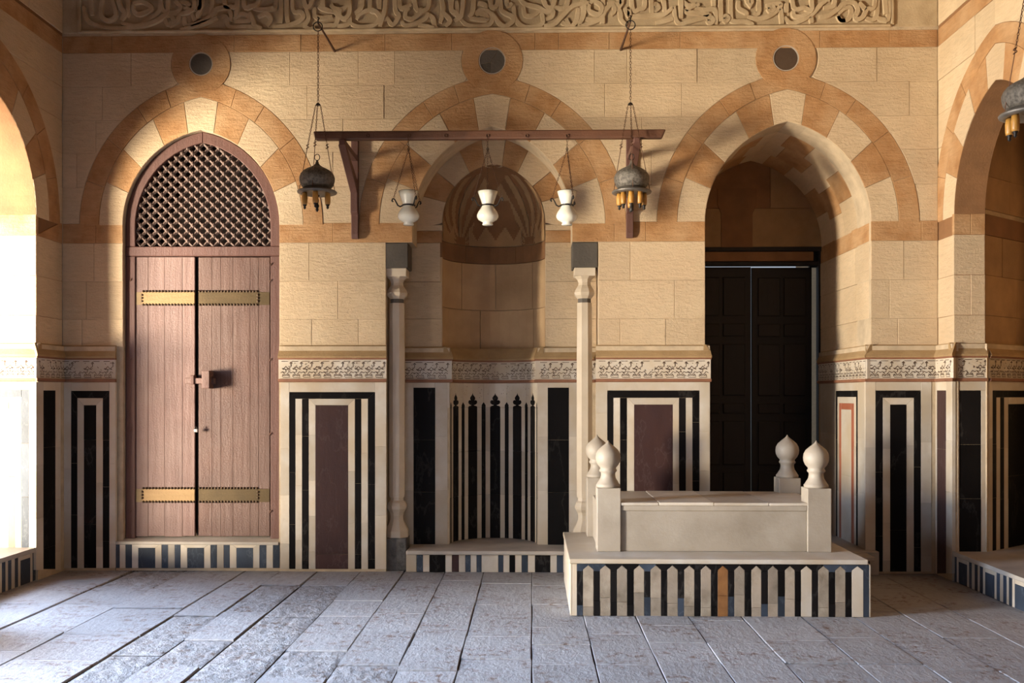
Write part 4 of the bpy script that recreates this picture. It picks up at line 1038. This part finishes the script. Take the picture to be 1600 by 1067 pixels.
lat('capital', [(10.5, 467), (14.5, 462), (15.5, 457.5), (13.5, 452), (9.6, 446), (9.2, 442), (11, 437), (15.5, 432.5)], 'colmarble')
bevel(MB().box(-16.5 * u, 16.5 * u, -16.5 * u, 16.5 * u, zc(432.5), zc(420)).build('abacus', M['colmarble'], col1), .004)
bx_ = MB().box(-.112, .112, -.113, .15, zc(420), ZB - .004).build('impost_block', M['basalt2'], col1); bevel(bx_, .006)
col2 = copy_tree(col1, (at(cxs[1], 600, CYY).x + .012, CYY, 0), 'slender eight-sided marble column on the right side of the niche, behind the tomb')

# ------------------------------------------------------------------ tomb: inlaid platform and cenotaph
random.seed(31)
fy = fpt(1100, 963)[1]
TBF = Plane((0, fy, 0), (1, 0, 0), (0, -1, 0))
bx0, bx1 = TBF.U(891), TBF.U(1360.5)
zsl = TBF.P(1100, 881)[1]; ztp = TBF.P(1100, 873.5)[1]
by1 = -.36
plat = thing('tomb_platform', 'low platform with white slab top and striped marble face carrying the cenotaph', 'platform', ((bx0 + bx1) / 2, (fy + by1) / 2, 0))
pc = Vector(plat.location)
mb = MB().box(bx0 - pc.x + .012, bx1 - pc.x - .012, fy - pc.y + .012, by1 - pc.y, 0, zsl).build('platform_core', M['mortar'], plat)
bevel(MB().box(bx0 - pc.x - .008, bx1 - pc.x - .02, fy - pc.y - .012, by1 - pc.y, zsl, ztp).build('top_slab', M['white'], plat), .006, 2)
bevel(MB().box(bx0 - pc.x - .0, bx0 - pc.x + .012, fy - pc.y, by1 - pc.y, 0, zsl - .001).build('end_slab', M['white'], plat), .002)
bevel(MB().box(bx1 - pc.x - .012, bx1 - pc.x, fy - pc.y, by1 - pc.y, 0, zsl - .001).build('end_slab', M['white'], plat), .002)
TBl = lambda a, z, d=0: TBF(a, z, d) - pc
W_ = [(911, 927.5), (937.5, 954), (964, 980), (990.5, 1006.5), (1016.5, 1033), (1042.5, 1059), (1069, 1085), (1095, 1111), (1121.5, 1137.5), (1147.5, 1163.5), (1174, 1189.5), (1200, 1215.5), (1226.5, 1242), (1251.5, 1268.5), (1278.5, 1295), (1305, 1321), (1331, 1349)]
zh = TBF.P(1100, 890.5)[1]; zap_ = zsl - .012
def tp(poly, m, lens=None, d=.0): 
    return piece('marble_strip', TBl, poly, -.012, d + ru(-.001, .001), m, plat, .001, .0006)
tp(rect(bx0 + .001, TBF.U(901.5), 0, zsl - .002), 'white')
ed = [TBF.U(901.5)]
prev = TBF.U(901.5)
for i, (a, b) in enumerate(W_):
    a, b = TBF.U(a), TBF.U(b); c = (a + b) / 2
    m = 'amber' if i == 8 else ('white' if i in (13, 16) else 'oldmarble')
    cut = ru(.05, .17)
    if i in (13, 16): tp([(a, 0), (b, 0), (b, zh), (c, zap_), (a, zh)], m)
    else:
        tp([(a, 0), (b, 0), (b, cut), (a, cut)], m); tp([(a, cut), (b, cut), (b, zh), (c, zap_), (a, zh)], m)
    # black strip to the left of this one, with the head that fills between the points
    pc_ = (TBF.U(W_[i - 1][0]) + TBF.U(W_[i - 1][1])) / 2 if i else prev
    ct = ru(.06, .16)
    tp(rect(prev, a, 0, ct), 'bluegrey' if R() < .3 else 'black'); tp(rect(prev, a, ct, zh - .012), 'black')
    tp([(prev, zh - .012), (a, zh - .012), (a, zh), (c, zap_), (c, zsl - .002), (pc_, zsl - .002), (pc_, zap_), (prev, zh)], 'bluegrey' if R() < .3 else 'black')
    prev = b
tp([(prev, 0), (bx1 - .001, 0), (bx1 - .001, zsl - .002), (c, zsl - .002), (c, zap_), (prev, zh)], 'bluegrey')
# cenotaph
cyf = -1.355
TC = Plane((0, cyf, 0), (1, 0, 0), (0, -1, 0)); kc = (cyf + D) / D * px
cx0, cx1 = TC.U(933), TC.U(1299.5); pw = 37 * kc
ceno = thing('cenotaph', 'pale marble cenotaph with four corner posts topped by pointed balls', 'tomb', ((cx0 + cx1) / 2, (cyf - .45) / 2, ztp))
cc = Vector(ceno.location)
zpt = TC.P(1100, 763)[1] - ztp; zlid = TC.P(1100, 785.5)[1] - ztp; zpan = TC.P(1100, 798.5)[1] - ztp
def cb(name, x0, x1, y0, y1, z0, z1, m='tomb', bw=.005): return bevel(MB().box(x0 - cc.x, x1 - cc.x, y0 - cc.y, y1 - cc.y, z0, z1).build(name, M[m], ceno), bw, 2)
fin = [(18.8, 0), (19, 4), (17.2, 6), (15.5, 9), (12.3, 14), (11.2, 19), (11.4, 23), (13.6, 25), (14, 27), (12.6, 29), (12.6, 31), (16.6, 35.5), (19.1, 41), (19.8, 47), (18.9, 53), (16, 58.6), (11, 63.2), (5.5, 67.5), (2.2, 70.5), (.3, 74)]
fmesh = None
yr = -.545
for (xc, yc, top) in ((cx0 + pw / 2, cyf + pw / 2, zpt), (cx1 - pw / 2, cyf + pw / 2, zpt), (at(933, 700, yr).x, yr, zpt + .012), (at(1230, 700, yr).x, yr, zpt + .012)):
    post = cb('post', xc - pw / 2, xc + pw / 2, yc - pw / 2, yc + pw / 2, 0, top)
    if fmesh is None:
        o = MB().lathe([(r * kc, z * kc) for r, z in fin], 32).build('finial', M['tomb'], post, True); fmesh = o.data
    else:
        o = bpy.data.objects.new('finial', fmesh); col.objects.link(o); o.parent = post
    o.location = (xc - cc.x, yc - cc.y, top)
cb('front_panel', cx0 + pw, cx1 - pw, cyf + .022, cyf + .08, 0, zpan)
cb('front_moulding', cx0 + pw, cx1 - pw, cyf + .012, cyf + .08, zpan, zlid - .022)
cb('back_panel', cx0 + pw * .8, cx1 - pw, yr - .0, yr + .06, 0, zpan)
cb('end_panel', cx0 + .015, cx0 + .07, cyf + pw, yr - .05, 0, zlid - .022); cb('end_panel', cx1 - .09, cx1 - .035, cyf + pw, yr - .05, 0, zlid - .022)
for i in range(4):
    a = cx0 + pw * .3 + (cx1 - cx0 - pw * .6) * i / 4; b = cx0 + pw * .3 + (cx1 - cx0 - pw * .6) * (i + 1) / 4
    cb('lid_slab', a + .001, b - .001, cyf + (.004 if 0 < i < 3 else .004), yr + .04, zlid - .022, zlid + ru(-.003, .003), 'white')
# trim lid away from the posts by letting them stand through it
# small projecting slab end at the doorway behind the tomb
cbx = thing('stone_block', 'small dark stone block on the step at the foot of the right doorway jamb', 'block', at(1326, 870, -.10))
bevel(MB().box(-.10, .13, -.10, .06, -.16, .0).build('block', M['basalt2'], cbx), .006)
bevel(MB().box(-.13, .16, -.13, .08, .0, .035).build('slab', M['pale'], cbx), .005)
cbx.location = (at(1326, 860, -.15).x, -.15 if False else -.2, .16 + .0)

# ------------------------------------------------------------------ lamp beam on brackets
YB = -.55; kb = (D + YB) / D * px
b0, b1 = at(490, 213, YB), at(1040, 213, YB)
beam = thing('lamp_beam', 'long red-brown wooden beam on two wall brackets with glass lamps under it', 'beam', ((b0.x + b1.x) / 2, YB, b0.z))
bc = Vector(beam.location); hb = 6.9 * kb; ln = (b1.x - b0.x) / 2
o = MB().box(-ln, ln, -.03, .03, -hb, hb)
o.v[1].x -= .03; o.v[3].x -= .03; o.v[0].x += .02; o.v[2].x += .02
bevel(o.build('beam_bar', M['beamwood'], beam), .012, 2)
for p in (576, 640, 697, 762, 823, 886):
    q = at(p, 213, YB) - bc
    MB().tube([q + Vector((.013 * math.cos(a), -.036, .013 * math.sin(a) - .004)) for a in [i * math.pi / 5 for i in range(10)]], .0028, 5, closed=True).build('eye_ring', M['rust'], beam, True)
for p0, p1 in ((550, 561), (978, 989)):
    xa, xb = UB(p0), UB(p1); xa -= bc.x; xb -= bc.x
    zt_ = b0.z - hb - bc.z   # under the beam
    zq = lambda y: Z(y) - bc.z
    Y0 = -bc.y
    top = zt_
    prof = [(Y0 + 0, Z(218) - bc.z + .0), (Y0 - .05, Z(218) - bc.z), (Y0 - .05, zq(290)), (Y0 - .075, zq(300)), (Y0 - .075, zq(333)), (Y0 - .045, zq(337)), (Y0 - .045, zq(366)), (Y0 - .03, zq(373)), (Y0, zq(373))]
    def ext(name, prof, xa, xb):
        n = len(prof); v = [(xa, y, z) for y, z in prof] + [(xb, y, z) for y, z in prof]
        f = [tuple(range(n)), tuple(range(2 * n - 1, n - 1, -1))] + [(i, n + i, n + (i + 1) % n, (i + 1) % n) for i in range(n)]
        o = link(name, v, f, M['wooddark'], beam); return bevel(o, .004)
    ext('bracket_post', prof, xa, xb)
    ext('bracket_arm', [(Y0 - .04, top), (-.05, top), (-.05, top - .045), (Y0 - .04, top - .045)], xa + .006, xb - .006)
    ext('bracket_brace', [(Y0 - .045, zq(303)), (Y0 - .075, zq(303)), (-.055, top - .045), (-.0, top - .045), (Y0 - .045, zq(285))], xa, xb)
# ------------------------------------------------------------------ chains and lamps
def chain(mb, A, B, ll=.024, wire=.0021):
    A, B = Vector(A), Vector(B); L_ = (B - A).length; n = max(1, round(L_ / (ll * .8))); d_ = (B - A) / n; t = d_.normalized()
    s = t.cross(Vector((0, 1, .1))).normalized(); s2 = t.cross(s)
    for i in range(n):
        c = A + d_ * (i + .5); sd = s if i % 2 else s2; h_ = d_.length * .62; w_ = ll * .24
        mb.tube([c + t * (h_ * math.sin(a)) + sd * (w_ * math.cos(a)) for a in [k * math.pi / 3 for k in range(6)]], wire, 3, closed=True)
def glass_lamp(p, angs, label):
    c = at(p, 326, YB); t = thing('glass_lamp', label, 'lamp', c, 'white glass lamps under the beam'); k = kb; zy = lambda y: (326 - y) * k
    prof = [(7.5, 352), (8.6, 351), (7.2, 348), (9.5, 346.5), (14.5, 343.5), (16.8, 339.5), (16.9, 336.5), (15, 331.5), (11.5, 326.5), (9, 322.5), (8.8, 320.5), (10.4, 315), (13, 307), (15.6, 299.5), (14.8, 299.5), (12.3, 307), (9.6, 315), (8.2, 321)]
    MB().lathe([(r * k, zy(y)) for r, y in prof], 32).build('glass_body', M['milkglass'], t, True)
    MB().tube([(15.5 * k * math.cos(a), 15.5 * k * math.sin(a), zy(299.3)) for a in [i * math.pi / 14 for i in range(28)]], .0016, 5, closed=True).build('rim_wire', M['iron'], t, True)
    MB().tube([(9.6 * k * math.cos(a), 9.6 * k * math.sin(a), zy(321)) for a in [i * math.pi / 10 for i in range(20)]], .0068, 6, closed=True).build('collar', M['iron'], t, True)
    top = Vector((0, 0, zy(233)))
    ch = MB()
    for a in angs:
        ca, sa = math.cos(math.radians(a)), math.sin(math.radians(a))
        P = lambda r, y: (r * k * ca, r * k * sa, zy(y))
        MB().tube([P(9.5, 321), P(13, 323), P(17, 321), P(19.5, 316), P(22, 311.5), P(25.2, 311), P(26, 314), P(24, 315.5)], [.0055, .006, .006, .0055, .005, .006, .0075, .006], 6).build('arm', M['iron'], t, True)
        chain(ch, top, P(23.5, 310))
    chain(ch, top, (0, -.036, zy(216))); ch.build('chain', M['rust'], t)
    MB().tube([top + Vector((.008 * math.cos(a), 0, .012 * math.sin(a))) for a in [i * math.pi / 4 for i in range(8)]], .003, 5, closed=True).build('link_ring', M['iron'], t, True)
glass_lamp(638.5, (185, 305, 50), 'left one of three white glass lamps hanging below the beam')
glass_lamp(762, (340, 205, 95), 'middle white glass lamp hanging in front of the prayer niche')
glass_lamp(886, (190, 290, 60), 'right one of the three white glass lamps, near the right column')

def wall_hook(A, B, label, side=False):
    t = thing('wall_hook', label, 'hook', A, 'iron rods holding the big lamps'); A = Vector(A); B = Vector(B) - A
    MB().tube([(0, 0, 0), B * .5 + Vector((0, 0, .004)), B + Vector((0, 0, .004))], [.011, .009, .008], 7).build('rod', M['rust'], t, True)
    MB().tube([B + Vector((0, 0, .0)), B + Vector((0, 0, .03)), B + Vector((.008, 0, .045)), B + Vector((-.004, 0, .055))], .006, 6).build('hook_tip', M['iron'], t, True)
    ax = Vector((1, 0, 0))
    MB().tube([B + Vector((.037 * math.cos(a), -.012, -.028 + .037 * math.sin(a))) for a in [i * math.pi / 10 for i in range(20)]], .0045, 6, closed=True).build('ring', M['iron'], t, True)
    return t
def big_lamp(C, top, tubes, label, rot=0.0):
    """C: centre of the lamp's rim; top: ring it hangs from"""
    k = 191 ** -1 * 1.0
    t = thing('hanging_lamp', label, 'lamp', C); C = Vector(C); T = Vector(top) - C
    q = lambda y: (299 - y) / 191.0
    MB().lathe([(r / 191, q(y)) for r, y in ((21, 294), (24, 291), (26, 287.5), (27.2, 282), (27.3, 277.5), (25.3, 272.5), (21.5, 268), (16, 264.5), (9.5, 261.5), (5, 258.5), (3, 256), (2.2, 253), (1, 250))], 32).build('pierced_dome', M['pierced'], t, True)
    MB().lathe([(r / 191, q(y)) for r, y in ((18, 301), (24, 303.5), (30, 301.8), (30.8, 300), (29.5, 298.6), (24, 296.8), (21, 293.5))], 32).build('rim_plate', M['lampmetal'], t, True)
    MB().tube([(4 / 191 * math.cos(a), 0, q(246) + 5 / 191 * math.sin(a)) for a in [i * math.pi / 6 for i in range(12)]], .003, 5, closed=True).build('top_ring', M['iron'], t, True)
    MB().lathe([(r / 191, q(y)) for r, y in ((.6, 331), (2.6, 328), (2, 325), (3.4, 322), (2, 318), (3, 313), (2, 309), (4, 305))], 10).build('pendant', M['iron'], t, True)
    first = None
    for a in tubes:
        a = math.radians(a + rot); x, y = 19 / 191 * math.cos(a), 19 / 191 * math.sin(a)
        if first is None:
            tb = MB().lathe([(3.6 / 191, q(321)), (4.3 / 191, q(318)), (4.6 / 191, q(310)), (3.8 / 191, q(302))], 10).build('amber_tube', M['ambertube'], t, True)
            kn = MB().lathe([(r / 191, q(y_)) for r, y_ in ((.5, 328), (2.3, 326), (1.6, 324), (3, 322), (3.6, 320))], 8).build('knob', M['iron'], tb, True)
            first = (tb, kn)
        else:
            tb = first[0].copy(); col.objects.link(tb); kn = first[1].copy(); col.objects.link(kn); kn.parent = tb; tb.parent = t
        tb.location = (x, y, 0)
    sp = Vector((T.x, T.y, q(165)))
    MB().lathe([(.022, .0), (.016, .012), (.005, .02)], 8, tuple(sp)).build('spreader', M['iron'], t)
    ch = MB(); chain(ch, T + Vector((0, 0, -.06)), sp + Vector((0, 0, .02)), .03, .0026)
    for a in (185, 355, 268):
        a = math.radians(a + rot); e = Vector((28 / 191 * math.cos(a), 28 / 191 * math.sin(a), q(299)))
        s0 = sp + Vector((.02 * math.cos(a), .02 * math.sin(a), 0)); m_ = s0.lerp(e, .48)
        chain(ch, s0, m_, .022, .0023); ch.tube([m_, e], .0028, 4)
        ch.tube([m_ + Vector((.010 * math.cos(b), .006 * math.sin(b * 2), .02 - .004 * b)) for b in [i * .9 for i in range(12)]], .0035, 4)
    ch.build('chain', M['rust'], t)
YH = -.62
for (wp, fp, lc, tubes, l1, l2) in (((523, 80), (497, 40), (495.5, 299), (200, 275, 340), 'iron rod on the wall left of the beam, holding the left lamp', 'pierced metal lamp with three amber tubes hanging left of the beam'),
                                   ((970, 78), (985, 37), (987, 299), (180, 222, 262, 305, 350, 90), 'iron rod high on the wall holding the lamp before the right bracket', 'pierced metal lamp with a cluster of amber tubes in front of the right bracket')):
    A = BACK(*BACK.P(*wp)); B = at(fp[0], fp[1], YH); wall_hook(A, (A.x + (B.x - A.x), YH, A.z), l1)
    big_lamp(at(lc[0], lc[1], YH), (B.x, YH, A.z), tubes, l2)
r = ray(1607, 205); t_ = (XR - .62) / (r.x); 
q = CAM + r * ((XR - .62 - CAM.x) / r.x)
wall_hook((XR, q.y, 4.56), (XR - .62, q.y, 4.56), 'iron rod on the right side wall above the arch')
big_lamp((q.x, q.y, 3.2), (XR - .62, q.y, 4.56), (150, 200, 250, 300, 350, 40), 'pierced metal lamp hanging at the right edge before the side arch', 0)
for _o in list(col.objects):   # keep the world root of every empty consistent
    pass
